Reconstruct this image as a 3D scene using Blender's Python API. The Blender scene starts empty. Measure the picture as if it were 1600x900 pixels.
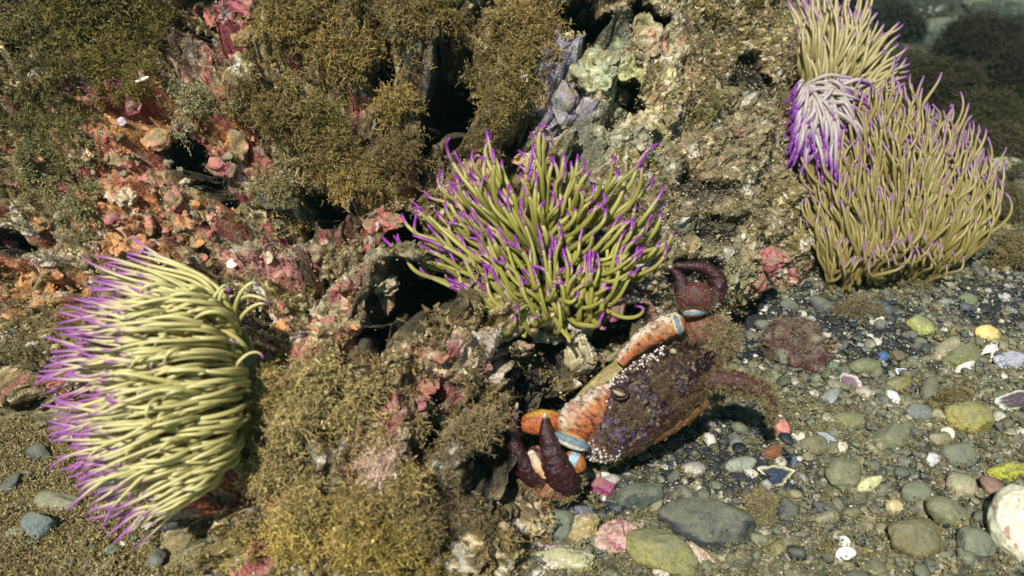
import bpy, bmesh, math, random
import numpy as np
from mathutils import Vector
from mathutils.bvhtree import BVHTree
R = math.radians
rng = np.random.default_rng(7)
random.seed(7)
scene = bpy.context.scene
COL = scene.collection

# ------------------------------------------------------------------ camera
CAM = np.array([0.0, 0.0, 0.45]); F = 800 / math.tan(R(30))
FW = np.array([0, math.cos(R(30)), -math.sin(R(30))])
UP = np.array([0, math.sin(R(30)), math.cos(R(30))]); RT = np.array([1.0, 0, 0])
cd = bpy.data.cameras.new('camera'); cam = bpy.data.objects.new('camera', cd); COL.objects.link(cam)
cam.location = CAM; cam.rotation_euler = (R(60), 0, 0)
cd.sensor_width = 36; cd.lens = 18 / math.tan(R(30)); cd.clip_start = 0.01; cd.clip_end = 200
cd.dof.use_dof = True; cd.dof.focus_distance = 0.70; cd.dof.aperture_fstop = 7.5
scene.camera = cam
# ------------------------------------------------------------------ light
SUN_EL, SUN_AZ = 50, 200          # light falls from behind and above the diver
w = bpy.data.worlds.new("World"); scene.world = w; w.use_nodes = True
nt = w.node_tree; bg = nt.nodes['Background']; sk = nt.nodes.new('ShaderNodeTexSky')
sk.sky_type = 'NISHITA'; sk.sun_disc = False; sk.sun_elevation = R(SUN_EL); sk.sun_rotation = R(SUN_AZ)
nt.links.new(sk.outputs[0], bg.inputs[0]); bg.inputs[1].default_value = 0.05
sd = bpy.data.lights.new('sun', 'SUN'); sd.energy = 5.0; sd.angle = R(1.8); sd.color = (1, .95, .85)
so = bpy.data.objects.new('sun', sd); COL.objects.link(so)
az = R(SUN_AZ)
sdir = Vector((math.sin(az) * math.cos(R(SUN_EL)), math.cos(az) * math.cos(R(SUN_EL)), math.sin(R(SUN_EL))))
so.rotation_euler = sdir.to_track_quat('Z', 'Y').to_euler(); so.location = (0, 0, 3)
vs = scene.view_settings; vs.view_transform = 'Standard'; vs.look = 'None'; vs.gamma = 1; vs.exposure = 0.32
vs.use_curve_mapping = False

# ------------------------------------------------------------------ helpers
def W(px, py, d):
    px = np.asarray(px, float); py = np.asarray(py, float); d = np.asarray(d, float)
    return CAM + d[..., None] * (FW + RT * ((px - 800) / F)[..., None] + UP * ((450 - py) / F)[..., None])
def proj(P):
    Q = P - CAM; d = Q @ FW
    return 800 + F * (Q @ RT) / d, 450 - F * (Q @ UP) / d, d
def gnd(px, py):
    k = -(FW[2] + UP[2] * (450 - py) / F); return CAM[2] / k
def _h(x, y, z, s):
    h = (x * np.uint32(374761393)) ^ (y * np.uint32(668265263)) ^ (z * np.uint32(2147483647)) ^ np.uint32(s * 974634777 & 0xffffffff)
    h = (h ^ (h >> np.uint32(13))) * np.uint32(1274126177); h ^= h >> np.uint32(16)
    h = h * np.uint32(2246822519); h ^= h >> np.uint32(15)
    return (h & np.uint32(0xffffff)).astype(np.float32) / 16777215.0
def vn(P, s=0):
    P = P.astype(np.float32) + 1000.0; f0 = np.floor(P); t = P - f0; t = t * t * t * (t * (t * 6 - 15) + 10)
    I = f0.astype(np.int64).astype(np.uint32); o = np.uint32(1)
    x, y, z = I[:, 0], I[:, 1], I[:, 2]; a, b, c = t[:, 0], t[:, 1], t[:, 2]
    r = 0
    for dx in (0, 1):
        wx = a if dx else 1 - a; xx = x + o if dx else x
        for dy in (0, 1):
            wy = b if dy else 1 - b; yy = y + o if dy else y
            for dz in (0, 1):
                wz = c if dz else 1 - c; zz = z + o if dz else z
                r = r + wx * wy * wz * _h(xx, yy, zz, s)
    return r
def fbm(P, f, o=4, s=0, g=.5, ridge=False):
    r = 0; a = 1; n = 0
    for k in range(o):
        v = vn(P * f, s + k)
        if ridge: v = 1 - np.abs(2 * v - 1)
        r = r + a * v; n += a; a *= g; f *= 2.03
    return r / n
def sst(a, b, x):
    t = np.clip((x - a) / (b - a), 0, 1); return t * t * (3 - 2 * t)

ORG = {}
def mesh_obj(name, V, Q, mat, parent=None, col=None, smooth=True, T=None, org=None):
    V = np.asarray(V, np.float32)
    o0 = ORG[parent.name] if parent is not None else (np.zeros(3) if org is None else np.asarray(org, float))
    me = bpy.data.meshes.new(name); me.vertices.add(len(V))
    me.vertices.foreach_set('co', (V - o0).astype(np.float32).ravel())
    Q = np.zeros((0, 4), int) if Q is None else np.asarray(Q); nq = len(Q)
    T = np.zeros((0, 3), int) if T is None else np.asarray(T); ntr = len(T)
    idx = np.concatenate([Q.ravel(), T.ravel()]).astype(np.int32)
    me.loops.add(len(idx)); me.loops.foreach_set('vertex_index', idx)
    me.polygons.add(nq + ntr)
    st = np.concatenate([np.arange(nq) * 4, nq * 4 + np.arange(ntr) * 3]).astype(np.int32)
    me.polygons.foreach_set('loop_start', st)
    me.polygons.foreach_set('use_smooth', np.full(nq + ntr, smooth))
    if col is not None:
        a = me.color_attributes.new('Col', 'FLOAT_COLOR', 'POINT')
        c = np.ones((len(V), 4), np.float32); c[:, :3] = np.clip(col, 0, 1); a.data.foreach_set('color', c.ravel())
    me.update(calc_edges=True); me.validate()
    me.materials.append(mat)
    o = bpy.data.objects.new(name, me); COL.objects.link(o)
    if parent is not None: o.parent = parent
    else: o.location = o0
    ORG[o.name] = o0
    return o
def empty(name, org):
    o = bpy.data.objects.new(name, None); COL.objects.link(o); o.location = org; o.empty_display_size = .02
    ORG[o.name] = np.asarray(org, float); return o
def tag(o, label=None, cat=None, group=None, kind=None):
    if label: o['label'] = label
    if cat: o['category'] = cat
    if group: o['group'] = group
    if kind: o['kind'] = kind
    return o

def mat(name, rough=.8, var=.35, scale=400, bump=.3, bscale=600, bdist=.001, dust=0, dustcol=(.26, .23, .14), spec=.3, sss=0, coat=0, speck=0):
    m = bpy.data.materials.new(name); m.use_nodes = True; n = m.node_tree.nodes; l = m.node_tree.links
    b = n['Principled BSDF']; b.inputs['Roughness'].default_value = rough; b.inputs['Specular IOR Level'].default_value = spec
    at = n.new('ShaderNodeAttribute'); at.attribute_name = 'Col'
    tc = n.new('ShaderNodeTexCoord')
    nz = n.new('ShaderNodeTexNoise'); nz.inputs['Scale'].default_value = scale; nz.inputs['Detail'].default_value = 5; nz.inputs['Roughness'].default_value = .7
    l.new(tc.outputs['Object'], nz.inputs['Vector'])
    mr = n.new('ShaderNodeMapRange'); mr.inputs[1].default_value = .3; mr.inputs[2].default_value = .7
    mr.inputs[3].default_value = 1 - var; mr.inputs[4].default_value = 1 + var; l.new(nz.outputs[0], mr.inputs[0])
    mx = n.new('ShaderNodeVectorMath'); mx.operation = 'SCALE'; l.new(at.outputs['Color'], mx.inputs[0]); l.new(mr.outputs[0], mx.inputs['Scale'])
    out = mx.outputs[0]
    if speck:
        n3 = n.new('ShaderNodeTexNoise'); n3.inputs['Scale'].default_value = scale * 2.3; n3.inputs['Detail'].default_value = 2
        l.new(tc.outputs['Object'], n3.inputs['Vector'])
        m3 = n.new('ShaderNodeMapRange'); m3.inputs[1].default_value = .64; m3.inputs[2].default_value = .70; m3.inputs[4].default_value = speck
        l.new(n3.outputs[0], m3.inputs[0]); x3 = n.new('ShaderNodeMix'); x3.data_type = 'RGBA'
        l.new(m3.outputs[0], x3.inputs[0]); l.new(out, x3.inputs[6]); x3.inputs[7].default_value = (.55, .5, .38, 1); out = x3.outputs[2]
    if dust:
        g = n.new('ShaderNodeNewGeometry'); sp = n.new('ShaderNodeSeparateXYZ'); l.new(g.outputs['Normal'], sp.inputs[0])
        n2 = n.new('ShaderNodeTexNoise'); n2.inputs['Scale'].default_value = 90; n2.inputs['Detail'].default_value = 6; n2.inputs['Roughness'].default_value = .75
        l.new(g.outputs['Position'], n2.inputs['Vector'])
        ad = n.new('ShaderNodeMath'); ad.operation = 'MULTIPLY_ADD'; l.new(sp.outputs[2], ad.inputs[0]); ad.inputs[1].default_value = .35; l.new(n2.outputs[0], ad.inputs[2])
        m2 = n.new('ShaderNodeMapRange'); m2.inputs[1].default_value = .62; m2.inputs[2].default_value = .86; m2.inputs[4].default_value = dust; l.new(ad.outputs[0], m2.inputs[0])
        x2 = n.new('ShaderNodeMix'); x2.data_type = 'RGBA'; l.new(m2.outputs[0], x2.inputs[0]); l.new(out, x2.inputs[6]); x2.inputs[7].default_value = (*dustcol, 1); out = x2.outputs[2]
    l.new(out, b.inputs['Base Color'])
    if bump:
        nb = n.new('ShaderNodeTexNoise'); nb.inputs['Scale'].default_value = bscale; nb.inputs['Detail'].default_value = 4; l.new(tc.outputs['Object'], nb.inputs['Vector'])
        bp = n.new('ShaderNodeBump'); bp.inputs['Strength'].default_value = bump; bp.inputs['Distance'].default_value = bdist
        l.new(nb.outputs[0], bp.inputs['Height']); l.new(bp.outputs[0], b.inputs['Normal'])
    if sss:
        b.inputs['Subsurface Weight'].default_value = sss; b.inputs['Subsurface Radius'].default_value = (1, .9, .5); b.inputs['Subsurface Scale'].default_value = .003
    if coat: b.inputs['Coat Weight'].default_value = coat; b.inputs['Coat Roughness'].default_value = .25
    return m
M_ROCK = mat('encrusted rock', .85, .5, 260, .8, 500, .0022, dust=.35, speck=.6)
M_SAND = mat('gritty seabed', .85, .5, 350, .8, 500, .002, speck=.6)
M_ALGA = mat('algae', .8, .3, 500, 0, spec=.25)
M_STONE = mat('stone', .6, .5, 300, .6, 700, .0014, dust=.7, dustcol=(.19, .195, .13), speck=.45)
M_CLEAN = mat('clean stone', .5, .3, 260, .4, 700, .0008, speck=.3)
M_CRUST = mat('living crust', .6, .4, 300, .8, 500, .002, speck=.5, dust=.45)
M_TENT = mat('tentacle flesh', .38, .06, 200, 0, spec=.4, sss=.25)
M_SHELL = mat('crab shell', .42, .5, 420, .8, 800, .001, spec=.4, speck=.3)
M_SEA = mat('shell lime', .45, .25, 200, .3, 800, .0006)

# ------------------------------------------------------------------ reef rock surface
cols = [(-900, 540, -900, .84), (-450, 590, -450, .80), (-150, 620, -150, .78), (40, 650, 40, .765), (200, 740, 200, .76), (340, 850, 330, .75), (470, 950, 460, .745),
        (620, 960, 600, .75), (740, 880, 740, .77), (850, 790, 880, .79), (965, 715, 1000, .81), (1085, 600, 1105, .83),
        (1185, 470, 1190, .86), (1258, 415, 1236, .92)]
CN = []
for bx, by, tx, dt in cols:
    b = W(bx, by, gnd(bx, by)); t = W(tx, 0, dt)
    m1 = b * .62 + t * .38 + np.array([0, -.035, .005]); m2 = b * .28 + t * .72 + np.array([0, -.01, .01])
    CN.append([b + [0, .05, -.14], b, m1, m2, t, t + [0, .10, .2], t + [.0, .6, .3], t + [0, 1.8, .2]])
for Y, xb, xt in ((1.12, .415, .36), (1.45, .50, .47), (2.1, .55, .62), (3.4, .3, .3)):
    b = np.array([xb, Y, 0]); t = np.array([xt - .02, Y + .1, .30])
    CN.append([b + [0, 0, -.14], b, b * .6 + t * .4, b * .3 + t * .7, t, t + [-.08, .10, .2], t + [-.3, .5, .3], t + [-.3, 1, .2]])
CN = np.array(CN)
def cr(P, t):
    n = len(P); i = np.clip(np.floor(t).astype(int), 0, n - 2); f = (t - i)
    g = lambda k: P[np.clip(k, 0, n - 1)]
    f = f.reshape((-1,) + (1,) * (P.ndim - 1))
    a, b, c, d = g(i - 1), g(i), g(i + 1), g(i + 2)
    return .5 * (2 * b + (c - a) * f + (2 * a - 5 * b + 4 * c - d) * f * f + (3 * b - a - 3 * c + d) * f ** 3)
def dense(breaks):
    return np.concatenate([np.linspace(a, b, n, endpoint=False) for a, b, n in breaks] + [[breaks[-1][1]]])
uu = dense([(0, 2, 70), (2, 3, 130), (3, 12, 1010), (12, 14, 150), (14, 17, 60)])
vv = dense([(0, 1, 40), (1, 4, 560), (4, 5, 70), (5, 7, 40)])
S = cr(CN, uu); S = np.swapaxes(cr(np.swapaxes(S, 0, 1), vv), 0, 1)     # (U, V, 3)
NU, NV = len(uu), len(vv)
du = np.gradient(S, axis=0); dv = np.gradient(S, axis=1)
N0 = np.cross(du, dv); N0 /= np.linalg.norm(N0, axis=2, keepdims=True) + 1e-9
P = S.reshape(-1, 3); N = N0.reshape(-1, 3).copy()
px, py, dd = proj(P)
# warp the reading position so outlines of hollows and patches are ragged
wx = (fbm(P, 22, 4, 11) - .5) * 70; wy = (fbm(P, 22, 4, 21) - .5) * 70
qx, qy = px + wx, py + wy
big = fbm(P, 7, 3, 31) - .5
rid = fbm(P, 16, 4, 41, .55, True) - .55
mid = fbm(P, 38, 4, 51, .6) - .5
fine = fbm(P, 130, 4, 61, .65) - .5
mask_low = sst(1250, 1050, px) * .4 + .6
D = big * .075 + rid * .024 * mask_low + mid * .030 + fine * .011 * (1 + 1.1 * sst(700, 300, px))
lump = fbm(P, 55, 2, 71, .5, True); D += (lump - .5) * .012 * (1 - .5 * sst(950, 1050, px))
leftz = sst(1010, 900, px)
bil = np.abs(2 * fbm(P, 24, 2, 75) - 1); bil2 = np.abs(2 * fbm(P, 52, 2, 78) - 1)
bil = sst(0, .38, bil); bil2 = sst(0, .4, bil2)
D += (bil - .6) * (.026 + .026 * sst(330, 200, py)) * leftz + (bil2 - .6) * .012 * (.15 + .85 * leftz)
# ledges and hollows: x, y, rx, ry, depth, turn
HOL = [(690, 192, 42, 52, .09, 0), (915, 52, 62, 24, .09, -12), (985, 60, 26, 24, .09, 0), (965, 172, 46, 14, .05, 25), (308, 72, 16, 32, .06, 0),
       (592, 170, 14, 60, .05, -15), (520, 325, 34, 17, .06, 10), (842, 578, 36, 42, .048, 0), (934, 535, 19, 30, .045, 20), (630, 485, 62, 30, .08, -8),
       (318, 295, 40, 22, .055, 30), (632, 375, 20, 34, .06, 0), (790, 620, 24, 30, .03, 0), (735, 745, 34, 40, .07, 0), (700, 690, 20, 26, .04, 0),
       (465, 350, 14, 10, .03, 0), (300, 45, 30, 14, .03, 0), (575, 540, 18, 22, .05, 0), (90, 130, 60, 18, .035, 60), (25, 385, 20, 22, .05, 0),
       (500, 440, 16, 14, .03, 0), (1170, 130, 26, 55, .03, -15), (1085, 300, 50, 26, .02, 10), (1100, 360, 45, 22, .02, 0), (345, 372, 12, 16, .03, 0),
       (180, 40, 60, 14, .03, 40), (680, 120, 20, 14, .04, 0), (240, 740, 60, 34, .05, 0), (310, 560, 90, 120, .035, 0), (835, 690, 80, 75, .05, 0), (885, 650, 50, 40, .02, 0), (860, 405, 110, 70, .02, 0), (1065, 440, 40, 30, .04, 0),
       (585, 90, 22, 12, .035, 0), (450, 90, 14, 40, .03, 10), (760, 70, 14, 36, .03, 10)]
hole = np.zeros(len(P)); HR = np.full(len(P), 9.0); HV = np.zeros((len(P), 3)); INTO = FW * .9 + np.array([.15, .3, 0])
for x, y, rx, ry, dp, a in HOL:
    ca, sa = math.cos(R(a)), math.sin(R(a)); X = (qx - x) * ca + (qy - y) * sa; Y = -(qx - x) * sa + (qy - y) * ca
    r = np.sqrt((X / rx) ** 2 + (Y / ry) ** 2)
    HV += (dp * (2.6 if y < 260 and dp > .055 else 1.35 if dp > .055 else .8) * (sst(1.12, .72, r) if y < 260 else sst(1.35, .5, r)))[:, None] * INTO; D += .006 * np.exp(-((r - 1.3) / .28) ** 2) * (dp > .05)
    hole = np.maximum(hole, sst(1.0, .7, r) * (dp > .045))
    if dp > .055: HR = np.minimum(HR, np.sqrt(((px - x) / rx) ** 2 + ((py - y) / ry) ** 2))
BUL = [(935, 130, 58, 50, .03), (250, 300, 110, 90, .012), (560, 80, 120, 90, .02), (430, 200, 60, 100, .018), (780, 90, 80, 90, .02), (520, 700, 150, 130, .03), (450, 610, 60, 70, .02),
       (1030, 60, 50, 70, .02), (1150, 420, 90, 40, .02), (590, 450, 60, 50, .02), (130, 60, 120, 70, .02), (870, 520, 110, 34, .03), (720, 540, 60, 40, .02), (560, 540, 90, 50, .02), (1190, 200, 40, 120, .012), (700, 560, 60, 30, .02)]
for x, y, rx, ry, dp in BUL:
    D += dp * np.exp(-((qx - x) / rx) ** 2 - ((qy - y) / ry) ** 2)
# colour: several real coatings in patches, then painted shade in hollows and creases
def c3(*a): return np.array(a)
n1 = fbm(P, 60, 4, 81, .6); n2 = fbm(P, 110, 4, 91, .6); n3 = fbm(P, 25, 3, 101); n4 = fbm(P, 240, 3, 111, .7)
def mixc(C, c, m): return C * (1 - m[:, None]) + np.asarray(c) * m[:, None]
C = np.tile(c3(.17, .115, .045), (len(P), 1))
C = mixc(C, (.33, .235, .11), sst(.5, .62, n1)); C = mixc(C, (.06, .045, .022), sst(.5, .4, n2) * .8)
C = mixc(C, (.17, .13, .02), sst(.52, .64, n3) * .6)
C = mixc(C, (.60, .50, .32), sst(.58, .68, n4) * .8)
PAT = [  # x, y, rx, ry, colour, strength
    (270, 250, 150, 110, (.50, .17, .10), .75), (300, 235, 90, 30, (.62, .30, .10), .8), (230, 370, 110, 50, (.52, .22, .09), .75), (320, 290, 70, 40, (.27, .045, .09), .9), (200, 130, 40, 50, (.34, .06, .14), .8),
    (375, 60, 40, 70, (.42, .10, .12), .85), (385, 15, 40, 25, (.30, .05, .15), .9), (600, 345, 45, 28, (.45, .10, .10), .9), (555, 315, 40, 16, (.45, .12, .14), .8), (70, 440, 60, 50, (.50, .22, .08), .75), (25, 385, 30, 40, (.40, .12, .08), .7),
    (935, 120, 60, 52, (.42, .47, .33), .95), (960, 150, 40, 40, (.50, .50, .22), .6), (880, 160, 40, 55, (.30, .27, .36), .75), (1020, 60, 36, 80, (.46, .40, .24), .8), (1042, 70, 14, 40, (.50, .24, .16), .8),
    (1000, 200, 60, 50, (.44, .38, .18), .7), (700, 570, 70, 40, (.62, .50, .42), .8), (870, 535, 90, 34, (.58, .52, .36), .85), (690, 600, 40, 45, (.42, .12, .14), .8), (590, 450, 60, 45, (.48, .40, .26), .75), (530, 495, 70, 45, (.52, .42, .26), .75),
    (480, 570, 45, 20, (.52, .18, .14), .8), (440, 395, 80, 35, (.42, .30, .22), .7), (430, 420, 50, 20, (.42, .14, .16), .6), (750, 300, 60, 40, (.48, .26, .16), .7), (800, 250, 60, 20, (.5, .28, .16), .6), (1200, 415, 60, 34, (.42, .10, .13), .85),
    (1130, 400, 110, 50, (.36, .33, .18), .5), (1170, 250, 80, 120, (.24, .20, .11), .6), (1050, 330, 110, 90, (.16, .135, .075), .7), (940, 240, 100, 50, (.26, .26, .18), .6), (640, 650, 50, 30, (.36, .10, .14), .6), (900, 250, 80, 30, (.30, .30, .22), .5),
    (380, 770, 60, 40, (.55, .14, .09), .85), (950, 480, 40, 40, (.30, .09, .14), .7), (1010, 470, 60, 60, (.17, .13, .08), .7), (1085, 420, 40, 30, (.25, .24, .12), .7), (300, 110, 60, 40, (.45, .30, .22), .6), (240, 120, 30, 40, (.55, .45, .42), .6), (420, 320, 40, 20, (.06, .07, .06), .7), (410, 530, 40, 60, (.45, .20, .12), .6)]
for x, y, rx, ry, c, s in PAT:
    r = np.sqrt(((qx - x) / rx) ** 2 + ((qy - y) / ry) ** 2) + (n1 - .5) * 2.2
    C = mixc(C, c, s * sst(1.05, .8, r))
    C = mixc(C, np.asarray(c) * .55, s * .8 * sst(1.0, .8, r) * sst(.52, .42, n2))
spot = sst(.63, .68, fbm(P, 75, 3, 121)) * sst(760, 500, px + (py < 0) * 900); C = mixc(C, (.42, .11, .12), spot * .8)
spot = sst(.66, .70, fbm(P, 95, 3, 131)); C = mixc(C, (.62, .58, .5), spot * .8)
C *= (.45 + 1.1 * n4)[:, None]
C = mixc(C, (.05, .036, .018), sst(1.9, 1.25, HR) * .8); C = mixc(C, (.014, .012, .010), sst(.002, .016, np.abs(HV).max(1))); C = mixc(C, (.05, .038, .02), sst(.3, 0, bil) * leftz * .6)  # shade of the hollows and creases painted into the rock colour
vec = np.stack([fbm(P, 70, 3, 141) - .5, fbm(P, 70, 3, 151) - .5, fbm(P, 70, 3, 161) - .5], 1) * .012
hf = np.stack([fbm(P, 300, 3, 171, .65) - .5, fbm(P, 300, 3, 181, .65) - .5, fbm(P, 300, 3, 191, .65) - .5], 1) * .006
RP = P + N * (D * (1 - .6 * hole))[:, None] + vec * (1 - .5 * sst(950, 1050, px) + .8 * sst(0, .3, HV.max(1) / .05))[:, None] + hf + HV
G = RP.reshape(NU, NV, 3)
RN = np.cross(np.gradient(G, axis=0), np.gradient(G, axis=1)); RN /= np.linalg.norm(RN, axis=2, keepdims=True) + 1e-9
RN = RN.reshape(-1, 3)
ii = np.arange(NU * NV).reshape(NU, NV)
RQ = np.stack([ii[:-1, :-1], ii[1:, :-1], ii[1:, 1:], ii[:-1, 1:]], -1).reshape(-1, 4)
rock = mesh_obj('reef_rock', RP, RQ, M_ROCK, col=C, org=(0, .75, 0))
tag(rock, 'big brown reef rock pitted with black holes and crusted in pink and orange', 'rock')
def coarse(G, k):
    g = G[::k, ::k]; a, b = g.shape[:2]; q = np.arange(a * b).reshape(a, b)
    f = np.stack([q[:-1, :-1], q[1:, :-1], q[1:, 1:], q[:-1, 1:]], -1).reshape(-1, 4)
    return BVHTree.FromPolygons(g.reshape(-1, 3).tolist(), f.tolist())
BR = coarse(G, 4)

# ------------------------------------------------------------------ seabed
gx = dense([(-40, -1.6, 24), (-1.6, -.6, 40), (-.6, .9, 620), (.9, 2.4, 120), (2.4, 40, 24)])
gy = dense([(-40, .1, 24), (.1, 1.25, 520), (1.25, 3.6, 240), (3.6, 40, 30)])
X, Y = np.meshgrid(gx, gy, indexing='ij'); GP = np.stack([X.ravel(), Y.ravel(), np.zeros(X.size)], 1)
far = sst(1.0, 2.0, GP[:, 1])
def gh(Q):
    n = (fbm(Q, 5, 3, 201) - .5) * .035 + (fbm(Q, 26, 3, 211) - .5) * .012 + (fbm(Q, 120, 3, 221) - .5) * .006
    return n + sst(1.1, 2.2, Q[:, 1]) * (fbm(Q, 3, 3, 231) - .5) * .14 + sst(3, 12, Q[:, 1]) * .15
GP[:, 2] = gh(GP)
ax, ay, ad = proj(GP); ok = ad > .1
g1 = fbm(GP, 60, 4, 241, .6); g2 = fbm(GP, 160, 3, 251, .65); g3 = fbm(GP, 12, 3, 261)
GC = np.tile(c3(.15, .14, .08), (len(GP), 1))
GC = mixc(GC, (.28, .25, .14), sst(.5, .62, g1)); GC = mixc(GC, (.07, .07, .05), sst(.48, .38, g2))
GC = mixc(GC, (.04, .045, .045), sst(.52, .40, g3) * .8)
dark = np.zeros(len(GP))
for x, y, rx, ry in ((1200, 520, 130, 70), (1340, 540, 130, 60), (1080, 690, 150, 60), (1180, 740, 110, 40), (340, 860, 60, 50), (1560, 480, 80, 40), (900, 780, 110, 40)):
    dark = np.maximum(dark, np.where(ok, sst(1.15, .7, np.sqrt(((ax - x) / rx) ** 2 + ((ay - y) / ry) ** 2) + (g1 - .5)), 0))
GC = mixc(GC, (.018, .024, .030), dark * .95)  # shade beside rock, crab and anemones painted into the ground colour
lf = np.where(ok, sst(520, 380, ax) * sst(600, 700, ay), 0); GC = mixc(GC, (.30, .24, .11), lf * .7)
GC = mixc(GC, (.018, .032, .025), far * .9)  # distant seabed darkened, light falloff put into the colour
GC = mixc(GC, (.6, .58, .5), sst(.68, .72, g2) * .7)
q = np.arange(X.size).reshape(X.shape)
GQ = np.stack([q[:-1, :-1], q[1:, :-1], q[1:, 1:], q[:-1, 1:]], -1).reshape(-1, 4)
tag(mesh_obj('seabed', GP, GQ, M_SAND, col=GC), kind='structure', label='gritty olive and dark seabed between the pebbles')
BG = coarse(GP.reshape(X.shape + (3,)), 3)
def hit(px_, py_, what='both'):
    d = FW + RT * (px_ - 800) / F + UP * (450 - py_) / F; L = np.linalg.norm(d); v = Vector(d / L); o = Vector(CAM)
    best = None
    for nm, B in (('rock', BR), ('ground', BG)):
        if what not in ('both', nm): continue
        h = B.ray_cast(o, v)
        if h[0] is not None and (best is None or h[3] < best[2]): best = (np.array(h[0]), np.array(h[1]), h[3], nm)
    if best is None: p = W(px_, py_, .8); return p, -FW, .8
    n = best[1]; n = n if n @ d < 0 else -n
    return best[0], n, best[2] / L
def gz(x, y):
    h = BG.ray_cast(Vector((x, y, 2)), Vector((0, 0, -1))); return h[0].z if h[0] else 0
def on_rock(x, y, z):
    h = BR.ray_cast(Vector((x, y, 2)), Vector((0, 0, -1))); return h[0] is not None and h[0].z > z - .004

# ------------------------------------------------------------------ algae tufts
def ribbon(p, d, n, L, w, curl, r, drop=0):
    """strip of n quads, returns verts and a 0..1 height"""
    pts = [p]; d = d / np.linalg.norm(d)
    for k in range(n):
        d = d + r.normal(0, curl, 3) + np.array([0, 0, -drop]); d /= np.linalg.norm(d); pts.append(pts[-1] + d * L / n)
    pts = np.array(pts); s = np.cross(r.normal(0, 1, 3), d); s /= np.linalg.norm(s) + 1e-9
    ww = w * (1 - np.linspace(0, 1, n + 1) ** 2 * .7)[:, None]
    tw = np.linspace(0, r.normal(0, 1.2), n + 1)[:, None]; s2 = np.cross(s, d)
    side = s * np.cos(tw) + s2 * np.sin(tw)
    return pts, np.stack([pts - side * ww, pts + side * ww], 1).reshape(-1, 3)
def tuft(kind, r):
    V = []; Fq = []; H = []; b = 0
    def add(v, n, h0, h1):
        nonlocal b
        V.append(v); H.append(np.repeat(np.linspace(h0, h1, n + 1), 2))
        for k in range(n): Fq.append([b + 2 * k, b + 2 * k + 1, b + 2 * k + 3, b + 2 * k + 2])
        b += 2 * (n + 1)
    if kind == 'gran':                # short crumbly turf
        for i in range(9):
            d = r.normal(0, 1, 3) * [.75, .75, .4] + [0, 0, .7]; p = r.normal(0, .28, 3) * [1, 1, 0]
            pts, v = ribbon(p, d, 2, r.uniform(.35, .9), .05, .45, r); add(v, 2, 0, .8)
            for q in pts[1:]:
                for k in range(2):
                    _, v = ribbon(q, r.normal(0, 1, 3), 1, r.uniform(.1, .28), .075, 0, r); add(v, 1, .6, 1)
    elif kind == 'bush':              # finely branched filaments
        for i in range(10):
            d = r.normal(0, 1, 3) * [.6, .6, .3] + [0, 0, .75]; p = r.normal(0, .12, 3) * [1, 1, 0]
            pts, v = ribbon(p, d, 4, r.uniform(.6, 1.2), .028, .35, r); add(v, 4, 0, .8)
            for q in pts[1:]:
                for k in range(3):
                    _, v = ribbon(q, r.normal(0, 1, 3) + d * .5, 1, r.uniform(.12, .32), .03, .3, r); add(v, 1, .5, 1)
    elif kind == 'band':              # ribbon-like forked fronds
        for i in range(7):
            d = r.normal(0, 1, 3) * [.8, .8, .3] + [0, 0, .8]; p = r.normal(0, .12, 3) * [1, 1, 0]
            pts, v = ribbon(p, d, 5, r.uniform(.6, 1.15), .030, .45, r); add(v, 5, 0, .7)
            for q in pts[2:]:
                for k in range(2):
                    _, v = ribbon(q, r.normal(0, 1, 3) + d * .8, 2, r.uniform(.15, .38), .030, .6, r); add(v, 2, .5, 1)
                for k in range(3): _, v = ribbon(q + r.normal(0, .05, 3), r.normal(0, 1, 3), 1, r.uniform(.05, .14), .035, 0, r); add(v, 1, .7, 1)
    elif kind == 'strand':            # long drooping branched threads
        for i in range(6):
            d = r.normal(0, 1, 3) * [.8, .8, .3] + [0, 0, .7]; p = r.normal(0, .1, 3) * [1, 1, 0]
            pts, v = ribbon(p, d, 7, r.uniform(.6, 1.2), .022, .38, r); add(v, 7, 0, .8)
            for q in pts[2:]:
                for k in range(2):
                    _, v = ribbon(q, r.normal(0, 1, 3) + d * .7, 3, r.uniform(.12, .32), .018, .5, r); add(v, 3, .5, 1)
    else:                             # hairs
        for i in range(9):
            d = r.normal(0, 1, 3) * [.5, .5, .2] + [0, 0, .9]; p = r.normal(0, .2, 3) * [1, 1, 0]
            _, v = ribbon(p, d, 3, r.uniform(.6, 1.1), .05, .22, r); add(v, 3, 0, 1)
    return np.concatenate(V), np.array(Fq), np.concatenate(H)
TUF = {k: [tuft(k, rng) for i in range(9)] for k in ('gran', 'bush', 'band', 'hair', 'strand')}
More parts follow.
